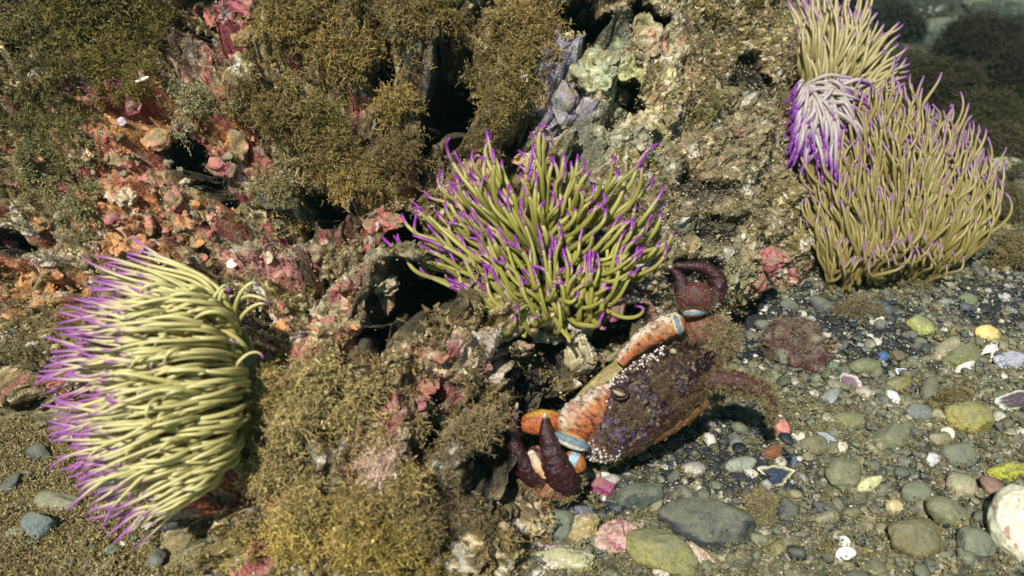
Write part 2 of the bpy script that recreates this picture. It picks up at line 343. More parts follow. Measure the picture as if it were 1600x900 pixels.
def scatter(P_, N_, size, kind, colr, tipc=(.34, .29, .16), tipw=.5, r=rng, jit=.35, lean=(0, 0, 0)):
    """many tufts at P_ along N_, merged: returns V, Q, C"""
    P_ = np.asarray(P_, float); n = len(P_); size = np.broadcast_to(size, (n,)); colr = np.broadcast_to(colr, (n, 3))
    z = N_ + r.normal(0, jit, (n, 3)) + np.asarray(lean); z /= np.linalg.norm(z, axis=1, keepdims=True)
    a = r.normal(0, 1, (n, 3)); x = np.cross(a, z); x /= np.linalg.norm(x, axis=1, keepdims=True) + 1e-9; y = np.cross(z, x)
    var = r.integers(0, 9, n); Vs, Qs, Cs = [], [], []; b = 0
    for k in range(9):
        m = np.where(var == k)[0]
        if not len(m): continue
        v, q, h = TUF[kind][k]; s = size[m, None, None]
        vv_ = P_[m, None] + s * (v[None, :, :1] * x[m, None] + v[None, :, 1:2] * y[m, None] + v[None, :, 2:] * z[m, None])
        tt = np.clip(tipw * (h[None, :] ** 2) * r.uniform(0, 1.8, (len(m), 1)), 0, 1)[..., None]
        rnd = np.repeat(r.uniform(.55, 1.45, (len(m), len(v) // 2, 1)), 2, axis=1)
        cc = (colr[m, None] * (1 - tt) + np.asarray(tipc) * tt) * rnd
        Vs.append(vv_.reshape(-1, 3)); Cs.append(cc.reshape(-1, 3))
        Qs.append((q[None] + (b + np.arange(len(m)) * len(v))[:, None, None]).reshape(-1, 4)); b += len(m) * len(v)
    return np.concatenate(Vs), np.concatenate(Qs), np.concatenate(Cs)

rpx, rpy, rdd = proj(RP)
area = np.linalg.norm(np.cross(du, dv), axis=2).ravel()
toc = CAM - RP; toc /= np.linalg.norm(toc, axis=1, keepdims=True)
if (RN * toc).sum(1)[(rpx > 300) & (rpx < 900) & (rpy > 100) & (rpy < 700)].mean() < 0: RN = -RN
vis = (rpx > -260) & (rpx < 1500) & (rpy > -160) & (rpy < 1060) & (rdd < 1.9) & (rdd > .1)
depthlow = D - (big * .075)
dens = np.where(vis, area, 0) * (.25 + 1.0 * sst(.42, .6, n1)) * (1 - .97 * hole) * (1 - leftz * .85 * sst(.75, .1, bil))
for x, y, rx, ry, s in ((260, 290, 120, 100, .8), (935, 130, 60, 50, .9), (870, 535, 90, 35, .85), (700, 570, 60, 40, .7), (600, 345, 40, 25, 1), (1200, 415, 50, 30, .9), (590, 460, 60, 50, .6), (375, 60, 35, 70, .7), (530, 495, 60, 40, .6), (480, 570, 45, 20, .8), (690, 600, 40, 45, .7), (1010, 60, 40, 80, .5)):
    dens = dens * (1 - s * sst(1.1, .8, np.sqrt(((rpx - x) / rx) ** 2 + ((rpy - y) / ry) ** 2) + (n1 - .5) * 1.6))
right = sst(860, 1000, rpx)
dens = dens * sst(1.0, 1.3, HR)
pr = dens * (1 + .25 * right); pr /= pr.sum()
NT = 21000
idx = rng.choice(len(RP), NT, p=pr)
zc = np.stack([rpx[idx], rpy[idx]], 1)
base = np.tile(c3(.20, .14, .045), (NT, 1))
k = rng.uniform(0, 1, NT)
base[k < .35] = (.10, .07, .035); base[k > .75] = (.32, .24, .11)
lowmid = np.exp(-((zc[:, 0] - 520) / 180) ** 2 - ((zc[:, 1] - 700) / 180) ** 2)[:, None]
base = base * (1 - lowmid) + c3(.30, .20, .065) * lowmid
rr = sst(900, 1000, zc[:, 0])[:, None]; base = base * (1 - rr * .7) + c3(.15, .125, .07) * rr * .7
size = rng.lognormal(math.log(.0052), .4, NT) * (1 - .45 * sst(900, 1010, zc[:, 0])) * (1 + .5 * lowmid[:, 0])
base *= rng.uniform(.5, 1.5, (NT, 1))
V, Q, CC = scatter(RP[idx], RN[idx], size, 'gran', base)
tag(mesh_obj('algae_turf', V, Q, M_ALGA, col=CC, smooth=False), 'short crumbly brown algae turf carpeting the reef rock', 'algae', kind='stuff')

# seaweed clumps one can tell apart: x, y, rx, ry, kind, colour, count, size, label
OL = (.125, .09, .028); GO = (.185, .125, .038); BR_ = (.11, .075, .03); TA = (.26, .20, .085)
ALLV = []
CL = [(55, 70, 80, 75, 'bush', (.07, .06, .018), 90, .020, 'dark olive seaweed bush in the upper left corner of the rock'),  # corner clumps: dark olive, also darkened in colour for light falloff
      (190, 50, 85, 60, 'bush', (.085, .07, .015), 90, .020, 'dark bushy seaweed right of the corner bush along the top edge'),
      (60, 170, 60, 60, 'bush', (.075, .065, .02), 60, .016, 'dark fine seaweed drooping under the upper left corner bush'),
      (175, 110, 60, 45, 'band', (.10, .08, .014), 50, .016, 'olive frond seaweed hanging just left of the thin white shard'),
      (60, 260, 70, 50, 'gran', (.15, .14, .06), 60, .012, 'pale green knobbly algae patch at the left edge'),
      (300, 165, 60, 40, 'gran', (.22, .21, .11), 70, .010, 'pale grey green algae cushion above the orange lumps'),
      (440, 70, 50, 70, 'band', GO, 70, .017, 'golden brown ribbon seaweed right of the pink cleft'),
      (500, 30, 60, 40, 'band', OL, 60, .017, 'olive ribbon seaweed at the top edge right of the pink cleft'),
      (425, 170, 50, 45, 'band', OL, 60, .015, 'olive seaweed tuft below the golden ribbon seaweed by the pink cleft'),
      (555, 110, 50, 60, 'band', GO, 75, .018, 'curly golden seaweed tuft left of the round black hole'),
      (640, 50, 65, 50, 'band', OL, 80, .018, 'wide olive seaweed tuft above the round black hole'),
      (490, 215, 50, 55, 'bush', OL, 60, .016, 'olive seaweed tuft between the orange lumps and the round black hole'),
      (640, 135, 40, 35, 'band', GO, 50, .015, 'short golden fronds curling over the top of the round black hole'),
      (760, 110, 50, 60, 'band', OL, 75, .017, 'olive seaweed fringe right above the round black hole'),
      (820, 60, 50, 60, 'band', GO, 80, .018, 'golden seaweed curtain left of the black gap near the top'),
      (770, 200, 45, 45, 'bush', OL, 50, .013, 'small olive seaweed right of the round black hole'),
      (520, 275, 55, 30, 'band', GO, 55, .015, 'golden fronds hanging over the crevice with pink plates'),
      (440, 260, 45, 40, 'gran', (.17, .14, .06), 50, .012, 'crumbly brown tuft above the dark mussel shell'),
      (620, 250, 50, 40, 'bush', BR_, 60, .013, 'brown fuzzy tuft beneath the round black hole'),
      (60, 540, 50, 60, 'gran', (.13, .105, .05), 60, .011, 'brown turf cushion left of the pale green anemone'),
      (500, 640, 75, 55, 'gran', TA, 120, .013, 'tan crumbly algae cushion between left and middle anemones'),
      (450, 720, 70, 60, 'bush', TA, 100, .014, 'pale tan fluffy algae beside the lower left anemone'),
      (560, 760, 80, 55, 'bush', (.22, .16, .06), 110, .014, 'golden brown bushy algae at the foot of the rock'),
      (480, 850, 80, 45, 'gran', (.29, .215, .06), 110, .014, 'yellow brown algae mound at the bottom edge'),
      (610, 860, 65, 45, 'bush', (.22, .16, .04), 90, .014, 'golden algae bush at the bottom edge right of the yellow brown mound'),
      (585, 715, 35, 22, 'bush', (.42, .30, .24), 35, .012, 'pinkish white feathery algae sprig on the tan cushion'),
      (680, 790, 55, 60, 'bush', (.10, .075, .04), 80, .013, 'dark brown bushy algae left of the black hollow by the crab'),
      (730, 650, 40, 60, 'bush', (.15, .11, .055), 80, .013, 'bristly brown algae left of the crab claw'),
      (1110, 60, 40, 60, 'gran', (.15, .13, .055), 50, .009, 'low brown green algae near the top right of the rock'),
      (1090, 165, 40, 30, 'gran', (.17, .16, .05), 40, .009, 'low green algae patch on the right rock face'),
      (1210, 130, 24, 50, 'gran', (.20, .16, .08), 45, .009, 'crusty brown algae fringe on the rock edge beside the small anemone'),
      (410, 620, 30, 60, 'gran', (.24, .18, .06), 60, .012, 'golden brown turf ridge at the root of the left anemone'),
      (520, 170, 30, 60, 'bush', (.12, .10, .03), 40, .014, 'dark olive tuft beside the narrow vertical cleft'),
      (110, 330, 50, 40, 'gran', (.16, .15, .065), 50, .011, 'grey green turf left of the pink lumps')]
GRP = 'seaweed clumps growing on the reef rock'
vi = np.where(vis & (rdd < 1.0) & (hole < .3))[0]
for x, y, rx, ry, kd, c, n, s, lab in CL:
    n = int(n * 1.9); s = s * .62
    wgt = np.exp(-((rpx[vi] - x) / rx) ** 2 * 1.6 - ((rpy[vi] - y) / ry) ** 2 * 1.6) * area[vi]
    wgt0 = wgt.copy()
    wgt = wgt * sst(1.25, 1.7, HR[vi]) * (.01 + sst(.3, .9, bil[vi])) * (.08 + sst(.25, .85, bil2[vi]))
    wgt[wgt < wgt.max() * .02] = 0
    j = vi[rng.choice(len(vi), n * 2, p=wgt / wgt.sum())]
    c_ = np.asarray(c) * rng.uniform(.35, 1.7, (n * 2, 1)) * np.array([1, 1, 1])
    c_ = c_ * (.55 + .8 * bil[j][:, None]); sz = s * np.minimum(rng.lognormal(-.3, .4, n * 2), 1.4); parts_ = []  # tufts coloured darker towards creases, crevice shade put into the colour
    for kk, sel, f_ in ((kd, slice(0, n), 1), ('gran', slice(n, int(n * 1.55)), .62), ('bush' if kd != 'bush' else 'band', slice(int(n * 1.55), n * 2), .8)):
        parts_.append(scatter(RP[j[sel]] + RN[j[sel]] * .002, RN[j[sel]], sz[sel] * f_, kk, c_[sel], tipc=np.asarray(c) * 1.5 + (.15, .125, .06), lean=(0, -.1, -.45 if kd == 'band' else -.1), tipw=.6, jit=.5))
    js = j[rng.choice(len(j), int(n * (.33 if kd != 'gran' else .2)))]
    parts_.append(scatter(RP[js] + RN[js] * .003, RN[js], s * rng.uniform(1.2, 2.3, len(js)), 'strand', np.asarray(c) * rng.uniform(.6, 1.7, (len(js), 1)), tipc=np.asarray(c) * 1.9 + (.10, .08, .03), lean=(0, -.1, -.75), tipw=.6, jit=.5))
    V = np.concatenate([p_[0] for p_ in parts_]); CC = np.concatenate([p_[2] for p_ in parts_]); b_ = 0; Q = []
    for p_ in parts_: Q.append(p_[1] + b_); b_ += len(p_[0])
    Q = np.concatenate(Q); ALLV.append(V[rng.integers(0, len(V), 260)])
    tag(mesh_obj('seaweed_clump', V, Q, M_ALGA, col=CC, smooth=False, org=RP[j].mean(0)), lab, 'seaweed', GRP)

# turf and debris on the ground at the left and between pebbles
def ground_pts(n, fn):
    out = []
    while len(out) < n:
        x = rng.uniform(-.75, .85); y = rng.uniform(.38, 1.4)
        a, b, d_ = proj(np.array([x, y, 0.]))
        if a < -80 or a > 1680 or b > 960 or rng.uniform() > fn(a, b): continue
        z = gz(x, y)
        if on_rock(x, y, z): continue
        out.append((x, y, z, a, b))
    return np.array(out)
def lefty(a, b): return 1.0 if (a < 430 and b > 600) else (.12 if b > 600 else .06)
g = ground_pts(2600, lambda a, b: 1.0 if (a < 430 and b > 600) else .0)
c_ = np.tile(c3(.27, .205, .075), (len(g), 1)) * rng.uniform(.6, 1.3, (len(g), 1))
V, Q, CC = scatter(g[:, :3], np.tile([0, -.2, 1.], (len(g), 1)), rng.uniform(.004, .009, len(g)), 'gran', c_, tipc=(.42, .36, .2))
tag(mesh_obj('sandy_algae_turf', V, Q, M_ALGA, col=CC, smooth=False), 'tan crumbly algae carpet on the ground under the left anemone', 'algae', kind='stuff')
def rightd(a, b):
    v = .12 + .5 * (b > 640) + .5 * math.exp(-((a - 1480) / 70) ** 2 - ((b - 630) / 40) ** 2) + .6 * math.exp(-((a - 1360) / 60) ** 2 - ((b - 470) / 25) ** 2) + (.4 if a > 1520 and b < 470 else 0)
    return v * (a > 820)
g = ground_pts(4600, rightd)
c_ = np.tile(c3(.20, .17, .075), (len(g), 1)) * rng.uniform(.5, 1.3, (len(g), 1))
V, Q, CC = scatter(g[:, :3] + [0, 0, .003], np.tile([0, -.2, 1.], (len(g), 1)), rng.lognormal(math.log(.0036), .4, len(g)), 'gran', c_, tipc=(.34, .32, .19))
tag(mesh_obj('pebble_algae_turf', V, Q, M_ALGA, col=CC, smooth=False), 'low olive algae fuzz growing among the pebbles', 'algae', kind='stuff')

# ------------------------------------------------------------------ stones
def ico(n):
    bm = bmesh.new(); bmesh.ops.create_icosphere(bm, subdivisions=n, radius=1)
    v = np.array([x.co[:] for x in bm.verts]); f = np.array([[a.index for a in q.verts] for q in bm.faces]); bm.free(); return v, f
I1, I2, I3, I4 = ico(1), ico(2), ico(3), ico(5)
def stone(r, I, cut=7, rough=.12, lo=.62):
    v, f = I; v = v.copy()
    for k in range(cut):
        n = r.normal(0, 1, 3); n /= np.linalg.norm(n); t = r.uniform(lo, .92); e = v @ n - t
        v -= np.where(e > 0, e * .88, 0)[:, None] * n
    o = r.uniform(0, 50, 3)
    v *= (1 + (fbm(v + o, 1.6, 3, 5) - .5) * rough * 2)[:, None]
    return v / np.abs(v).max(0), f
def eul(a, b, c):
    ca, sa, cb, sb, cc, sc = math.cos(a), math.sin(a), math.cos(b), math.sin(b), math.cos(c), math.sin(c)
    return np.array([[cc, -sc, 0], [sc, cc, 0], [0, 0, 1]]) @ np.array([[cb, 0, sb], [0, 1, 0], [-sb, 0, cb]]) @ np.array([[1, 0, 0], [0, ca, -sa], [0, sa, ca]])
GPAL = np.array([(.17, .18, .12), (.10, .12, .11), (.22, .21, .13), (.05, .065, .08), (.17, .18, .13), (.36, .32, .2), (.14, .13, .06), (.42, .40, .32), (.16, .15, .09), (.09, .10, .10), (.05, .06, .065)])
SHADE_PAL = np.array([(.022, .032, .042), (.04, .052, .06), (.016, .023, .032), (.05, .06, .06), (.08, .10, .11), (.035, .05, .07), (.06, .06, .045), (.4, .4, .38)])  # gravel colours with the shade already put in
def grains(name, pts, nrm, smin, smax, label, parent=None):
    O = np.array([(1, 0, 0), (-1, 0, 0), (0, 1, 0), (0, -1, 0), (0, 0, 1), (0, 0, -1)], float)
    OT = np.array([(0, 2, 4), (2, 1, 4), (1, 3, 4), (3, 0, 4), (2, 0, 5), (1, 2, 5), (3, 1, 5), (0, 3, 5)])
    n = len(pts); s_ = rng.uniform(smin, smax, (n, 1, 1)) ; v = O[None] * rng.uniform(.4, 1, (n, 6, 1)) * s_; v = v + pts[:, None] + nrm[:, None] * s_ * .5
    gp = np.array([(.62, .56, .42), (.40, .34, .20), (.30, .24, .13), (.10, .08, .05), (.5, .46, .36), (.05, .05, .05), (.22, .19, .10), (.34, .27, .12)])
    c = gp[rng.choice(8, n, p=[.07, .17, .2, .14, .08, .08, .14, .12])] * rng.uniform(.7, 1.2, (n, 1))
    o = mesh_obj(name, v.reshape(-1, 3), None, M_CLEAN, parent=parent, col=np.repeat(c, 6, axis=0), T=(OT[None] + np.arange(n)[:, None, None] * 6).reshape(-1, 3), smooth=False)
    o['kind'] = 'stuff'
    if label: o['label'] = label
wg = np.where(vis & (rdd < 1.2), area, 0) * (1 - hole) * (.3 + sst(900, 1000, rpx)); wg /= wg.sum(); jg = rng.choice(len(RP), 34000, p=wg)
grains('sediment_grains', RP[jg] + RN[jg] * rng.uniform(0, .004, (len(jg), 1)), RN[jg], .0004, .0016, 'fine pale and dark sediment grains dusted over the reef rock')
ga = np.concatenate(ALLV); grains('algae_grit', ga, np.tile(-FW, (len(ga), 1)), .0004, .0011, 'pale sediment grains caught in the seaweed clumps')
gg = ground_pts(14000, lambda a, b: 1.0)
grains('ground_grit', gg[:, :3] + [0, 0, .001] + np.stack([np.zeros(len(gg)), np.zeros(len(gg)), rng.uniform(0, .004, len(gg))], 1), np.tile([0, 0, 1.], (len(gg), 1)), .0005, .0016, 'fine grit and shell sand scattered over the seabed')
def in_painted_shade(a, b):  # zones where cast shade is painted into gravel and pebbles
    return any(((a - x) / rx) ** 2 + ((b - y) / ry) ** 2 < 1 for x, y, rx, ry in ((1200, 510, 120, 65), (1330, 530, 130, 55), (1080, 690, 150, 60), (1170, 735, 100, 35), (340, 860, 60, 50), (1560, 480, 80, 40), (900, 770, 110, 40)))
protos = [stone(rng, I2, 9 if k % 2 else 5, .3, lo=.45 if k % 3 else .6) for k in range(14)]
def gravden(a, b):
    if a < 430: return .10 if b > 600 else .02
    if a < 780: return .5
    return 1.0 if b > 420 else .35
g = ground_pts(9500, gravden)
GR = {0: [[], [], [], 0], 1: [[], [], [], 0]}
for x, y, z, a, b in g:
    v, f = protos[rng.integers(14)]; s = rng.lognormal(math.log(.0024), .5); s = min(s, .0075)
    M = eul(rng.normal(0, .3), rng.normal(0, .3), rng.uniform(0, 6.3)); k = np.array([1, rng.uniform(.6, 1), rng.uniform(.35, .7)]) * s
    v2 = (v * k) @ M.T + [x, y, z + s * rng.uniform(.0, .5)]
    dk = in_painted_shade(a, b) and rng.uniform() < .9; pal = SHADE_PAL if dk else GPAL  # most gravel in these zones gets the painted shade colours
    c = pal[rng.integers(len(pal))] * rng.uniform(.35, 1.1)
    if rng.uniform() < .045: c = c3(.66, .62, .54) * rng.uniform(.6, 1.1)
    A = GR[int(dk)]; A[0].append(v2); A[1].append(f + A[3]); A[3] += len(v); A[2].append(np.tile(c, (len(v), 1)))
for k_, lab_ in ((0, 'fine olive and grey gravel filling the ground between the pebbles'), (1, 'gravel patches painted blue black for shade beside the crab and the big anemone')):
    A = GR[k_]; tag(mesh_obj('gravel' if k_ == 0 else 'shade_toned_gravel', np.concatenate(A[0]), None, M_CLEAN if k_ else M_STONE, col=np.concatenate(A[2]), T=np.concatenate(A[1])), lab_, 'gravel', kind='stuff')

def put_stone(name, px_, py_, rx, ry, rot, c, label, cat='pebble', m=None, cut=7, rough=.12, c2=None, cn=3, sink=.35, flat=.75, depth=None, group='pebbles and cobbles on the seabed', I=None, lo=.62, thr=.55, what='ground'):
    p, n, d = hit(px_, py_, what)
    if depth: d = depth; p = W(px_, py_, d)
    s = d / F; I = I or (I4 if rx > 26 else I3)
    v, f = stone(rng, I, cut, rough, lo)
    loc = v * np.array([rx, ry, min(rx, ry) * flat]) * s
    a = R(rot); ca, sa = math.cos(a), math.sin(a)
    lx = loc[:, 0] * ca - loc[:, 1] * sa; ly = loc[:, 0] * sa + loc[:, 1] * ca
    up = UP * .80 + np.array([0, .6, 0]) * .5 if py_ > 420 else UP; up = up / np.linalg.norm(up); fw = np.cross(RT, up)
    w_ = RT * lx[:, None] + up * ly[:, None] * 1.05 - fw * -loc[:, 2][:, None] * 1.0
    org = p + np.array([0, 0, 1]) * (min(rx, ry) * s * (flat - sink))
    n_ = fbm(v + rng.uniform(0, 40, 3), cn, 4, 3, .6)
    cc = np.tile(np.asarray(c, float), (len(v), 1)) * (.75 + .5 * fbm(v, 5, 3, 9))[:, None]
    if c2 is not None: cc = mixc(cc, c2, sst(thr, thr + .05, n_))
    o = mesh_obj(name, w_ + org, None, m or M_STONE, col=cc, T=f, org=org)
    return tag(o, label, cat, group)
PB = 'pebbles and cobbles on the seabed'
HS = [('cobble', 1108, 832, 82, 40, -12, (.045, .05, .05), 'large smooth dark slate cobble at the bottom centre right', 'cobble'),
      ('cobble', 998, 786, 42, 24, 14, (.05, .065, .055), 'dark green grey cobble left above the large slate cobble', 'cobble'),
      ('pebble', 1230, 806, 18, 27, -15, (.045, .05, .055), 'upright dark oval pebble right of the large slate cobble', 'pebble'),
      ('pebble', 1325, 789, 32, 9, 4, (.035, .04, .045), 'long narrow dark pebble below the leaf shaped pale pebble', 'pebble'),
      ('pebble', 1292, 813, 21, 12, 5, (.34, .3, .16), 'tan flat pebble below the long narrow dark pebble', 'pebble'),
      ('pebble', 1331, 807, 17, 11, 0, (.12, .12, .05), 'small olive pebble touching the tan flat pebble', 'pebble'),
      ('pebble', 1432, 776, 25, 18, -5, (.15, .17, .12), 'rounded grey green pebble with faint bands beside the round cream pebble', 'pebble'),
      ('pebble', 1436, 799, 20, 8, 0, (.05, .055, .065), 'flat dark blue pebble under the banded pebble', 'pebble'),
      ('pebble', 1505, 562, 38, 18, 12, (.15, .16, .06), 'smooth olive oval pebble at the right above the white shell bits', 'pebble'),
      ('pebble', 1477, 553, 31, 15, 42, (.36, .31, .2), 'tan speckled oblong pebble leaning left of the olive oval pebble', 'pebble'),
      ('pebble', 1437, 514, 23, 15, -30, (.35, .36, .12), 'yellow green knobbly pebble on the dark gravel', 'pebble'),
      ('pebble', 1350, 578, 26, 14, 8, (.17, .18, .08), 'olive grey pebble left of the blue and white shell bit', 'pebble'),
      ('pebble', 1404, 604, 22, 12, 10, (.22, .19, .06), 'mustard olive pebble above the bright white stone', 'pebble'),
      ('pebble', 1435, 648, 22, 14, -10, (.15, .17, .17), 'blunt grey pebble right below the bright white stone', 'pebble'),
      ('pebble', 1452, 622, 16, 28, -12, (.09, .09, .065), 'upright dark brown pebble right of the bright white stone', 'pebble'),
      ('pebble', 1292, 628, 26, 11, 40, (.30, .32, .32), 'streaked grey white oblong pebble below the red lump', 'pebble'),
      ('pebble', 1083, 739, 20, 13, 5, (.46, .44, .38), 'pale round shell like pebble right below the crab', 'pebble'),
      ('pebble', 1158, 730, 26, 12, 8, (.28, .31, .26), 'pale grey green pebble right of the pale shell like pebble', 'pebble'),
      ('pebble', 1241, 731, 7, 15, -10, (.05, .09, .17), 'small upright blue slate sliver near the bluish shell crescent', 'pebble'),
      ('pebble', 1500, 765, 25, 22, 10, (.36, .32, .2), 'whitish tan rounded pebble left of the yellow green patch', 'pebble'),
      ('cobble', 1425, 852, 44, 34, 0, (.15, .125, .05), 'mossy brown boulder left of the white spotted boulder', 'cobble'),
      ('cobble', 1518, 862, 32, 30, 0, (.14, .16, .11), 'grey green cobble touching the white spotted boulder', 'cobble'),
      ('cobble', 1485, 812, 42, 24, -28, (.17, .17, .09), 'dusty grey olive slab above the grey green cobble', 'cobble'),
      ('cobble', 1510, 664, 40, 28, -10, (.30, .27, .07), 'yellow olive lumpy cobble on the right', 'cobble'),
      ('pebble', 1468, 690, 18, 14, 0, (.30, .26, .15), 'tan rounded pebble with a white bright side under the yellow lump', 'pebble'),
      ('cobble', 1392, 690, 34, 20, 6, (.16, .16, .09), 'dusty olive cobble in the middle of the pebble field', 'cobble'),
      ('cobble', 1313, 750, 32, 26, 20, (.17, .17, .10), 'dusty grey cobble left of the leaf shaped pale pebble', 'cobble'),
      ('cobble', 1325, 665, 30, 16, 0, (.19, .18, .08), 'olive tan cobble left of the blunt grey pebble', 'cobble'),
      ('cobble', 1495, 718, 30, 20, 0, (.13, .15, .12), 'grey cobble above the whitish tan pebble', 'cobble'),
      ('pebble', 1270, 702, 24, 16, 8, (.17, .15, .08), 'brownish dusty pebble right of the reddish brown shell', 'pebble'),
      ('cobble', 60, 832, 29, 25, 5, (.12, .16, .17), 'bluish grey round cobble in the lower left corner', 'cobble'),
      ('cobble', 85, 790, 42, 18, 0, (.24, .23, .14), 'sandy grey cobble above the bluish round one in the corner', 'cobble'),
      ('cobble', 62, 716, 22, 17, -20, (.05, .06, .07), 'dark cobble at the left edge under the anemone tips', 'cobble'),
      ('cobble', 178, 776, 28, 20, 0, (.045, .06, .08), 'dark blue cobble under the lower tentacles of the left anemone', 'cobble'),
      ('cobble', 262, 822, 34, 17, 10, (.05, .055, .06), 'flat dark cobble below the left anemone beside the white chip', 'cobble'),
      ('cobble', 352, 888, 34, 24, -40, (.05, .07, .085), 'dark blue slab at the bottom edge left of the yellow brown algae', 'cobble'),
      ('cobble', 345, 845, 26, 20, 30, (.035, .04, .05), 'dark stone just above the dark blue slab', 'cobble'),
      ('cobble', 407, 885, 21, 22, 5, (.30, .32, .18), 'pale green block at the bottom edge beside the dark blue slab', 'cobble'),
      ('cobble', 776, 888, 26, 20, 0, (.13, .17, .21), 'blue grey cobble at the bottom edge below the crab', 'cobble'),
      ('cobble', 868, 832, 34, 26, 40, (.07, .09, .075), 'dark green stone left of the frilly tan crust', 'cobble'),
      ('pebble', 875, 782, 30, 16, -10, (.10, .11, .10), 'dusty grey stone under the crab claw', 'pebble'),
      ('pebble', 912, 802, 18, 9, -15, (.10, .12, .2), 'small violet blue pebble beside the dusty grey stone', 'pebble'),
      ('pebble', 797, 846, 17, 15, 20, (.5, .56, .58), 'pale bluish white pebble at the bottom near the crab leg', 'pebble'),
      ('cobble', 1035, 878, 62, 36, -30, (.24, .23, .08), 'yellow green mossy boulder at the bottom left of the slate cobble', 'cobble'),
      ('pebble', 1232, 482, 16, 12, -20, (.06, .08, .10), 'bluish dark pebble near the foot of the big right anemone', 'pebble'),
      ('pebble', 1285, 484, 26, 13, -35, (.07, .08, .085), 'dark oblong pebble leaning below the big right anemone', 'pebble'),
      ('pebble', 1512, 475, 16, 13, 0, (.13, .18, .08), 'green rounded pebble near the right end of the big anemone', 'pebble'),
      ('pebble', 1480, 476, 16, 8, 0, (.22, .26, .26), 'pale bluish pebble left of the green rounded pebble', 'pebble'),
      ('cobble', 1562, 262, 36, 12, 5, (.38, .36, .22), 'pale yellowish flat stone right of the big anemone', 'cobble'),
      ('cobble', 1460, 60, 60, 22, 5, (.06, .09, .07), 'pale teal boulder far away at the top right', 'cobble'),
      ('cobble', 1560, 18, 60, 22, 0, (.035, .055, .04), 'greenish boulder farthest away in the upper right corner', 'cobble'),
      ('cobble', 1410, 25, 22, 9, 0, (.2, .19, .1), 'small yellowish stone far away at the top edge', 'cobble')]
for a in HS: put_stone(*a[:8], cat=a[8])
HC = [('pebble', 1320, 869, 17, 11, 8, (.80, .78, .74), 'bright white oval pebble, lower of the touching white pair', 'pebble'),
      ('pebble', 1319, 850, 13, 9, -30, (.72, .70, .62), 'off white pebble, upper of the touching white pair', 'pebble'),
      ('pebble', 1358, 759, 25, 11, 33, (.52, .52, .28), 'leaf shaped pale yellow green pebble', 'pebble'),
      ('pebble', 1397, 797, 15, 13, 0, (.48, .40, .22), 'round cream pebble beside the banded pebble', 'pebble'),
      ('pebble', 1542, 526, 22, 14, -5, (.66, .52, .20), 'round yellow and white pebble near the right edge', 'pebble'),
      ('pebble', 1393, 627, 14, 15, 20, (.78, .76, .70), 'bright white chalky stone in the middle of the dark gravel', 'pebble'),
      ('pebble', 1221, 674, 15, 14, 0, (.50, .20, .15), 'salmon pink pebble right of the crab leg', 'pebble'),
      ('pebble', 1478, 683, 13, 12, 10, (.70, .64, .5), 'white pebble peeping out behind the tan rounded pebble', 'pebble'),
      ('pebble', 1455, 722, 14, 12, 0, (.56, .57, .56), 'small white pebble with a grey stripe', 'pebble'),
      ('pebble', 312, 817, 12, 7, 12, (.70, .68, .6), 'white brick shaped chip below the left anemone', 'pebble'),
      ('pebble', 326, 876, 13, 11, -40, (.68, .62, .55), 'white chalky chip near the dark blue slab', 'pebble'),
      ('pebble', 1175, 742, 14, 7, -25, (.5, .47, .4), 'small pale chip beside the pale grey green pebble', 'pebble'),
      ('pebble', 1510, 578, 20, 9, 20, (.68, .65, .62), 'jagged white shell fragment under the olive oval pebble', 'pebble'),
      ('pebble', 1315, 702, 10, 9, 0, (.6, .54, .42), 'small white pebble near the brownish dusty pebble', 'pebble')]
for a in HC: put_stone(*a[:8], cat=a[8], m=M_CLEAN)
put_stone('boulder', 1592, 838, 52, 62, -10, (.56, .54, .42), 'white boulder with pink and orange spots in the lower right corner', 'boulder', M_CLEAN, c2=(.34, .17, .12), cn=3.0, rough=.12, cut=5, I=I4, thr=.60)
put_stone('boulder', 962, 852, 40, 26, 10, (.60, .38, .34), 'pink and white crusted lump left of the mossy boulder', 'boulder', M_CRUST, c2=(.36, .12, .16), cn=3, rough=.5, I=I4, sink=.1)
put_stone('boulder', 905, 835, 36, 20, 10, (.34, .25, .10), 'frilly tan crusted lump at the bottom below the crab', 'boulder', M_CRUST, c2=(.5, .42, .3), rough=.6, I=I4, sink=.1)
put_stone('boulder', 885, 885, 55, 22, 0, (.42, .42, .22), 'white and yellow crusted stone at the bottom edge', 'boulder', M_CRUST, c2=(.66, .58, .5), rough=.45, I=I4, sink=.1)
put_stone('stone_fragment', 1095, 874, 32, 11, -38, (.62, .5, .4), 'white, orange and black stone fragment leaning on the slate cobble', 'stone', M_CRUST, c2=(.30, .14, .05), cn=4, rough=.4, I=I4, sink=0)
put_stone('encrusted_lump', 943, 768, 24, 16, -10, (.32, .07, .16), 'magenta crusted lump on the ground below the crab body', 'stone', M_CRUST, rough=.3, I=I4, sink=.1)
put_stone('mossy_stone', 1573, 742, 30, 15, 5, (.38, .40, .03), 'bright yellow green mossy stone at the right edge', 'stone', M_CRUST, c2=(.2, .18, .06), rough=.25, I=I4)
put_stone('encrusted_snail', 1238, 566, 52, 46, -20, (.075, .03, .035), 'dark red rounded lump with a pale green top right of the crab', 'snail', M_CRUST, c2=(.20, .21, .15), cn=1.5, rough=.42, cut=2, I=I4, sink=.12, thr=.55)
sn = bpy.data.objects['encrusted_snail']; vsn = np.array([v_.co[:] for v_ in sn.data.vertices]); nsn = vsn / np.linalg.norm(vsn, axis=1, keepdims=True); jj = rng.choice(np.where(nsn[:, 2] > -.2)[0], 420)
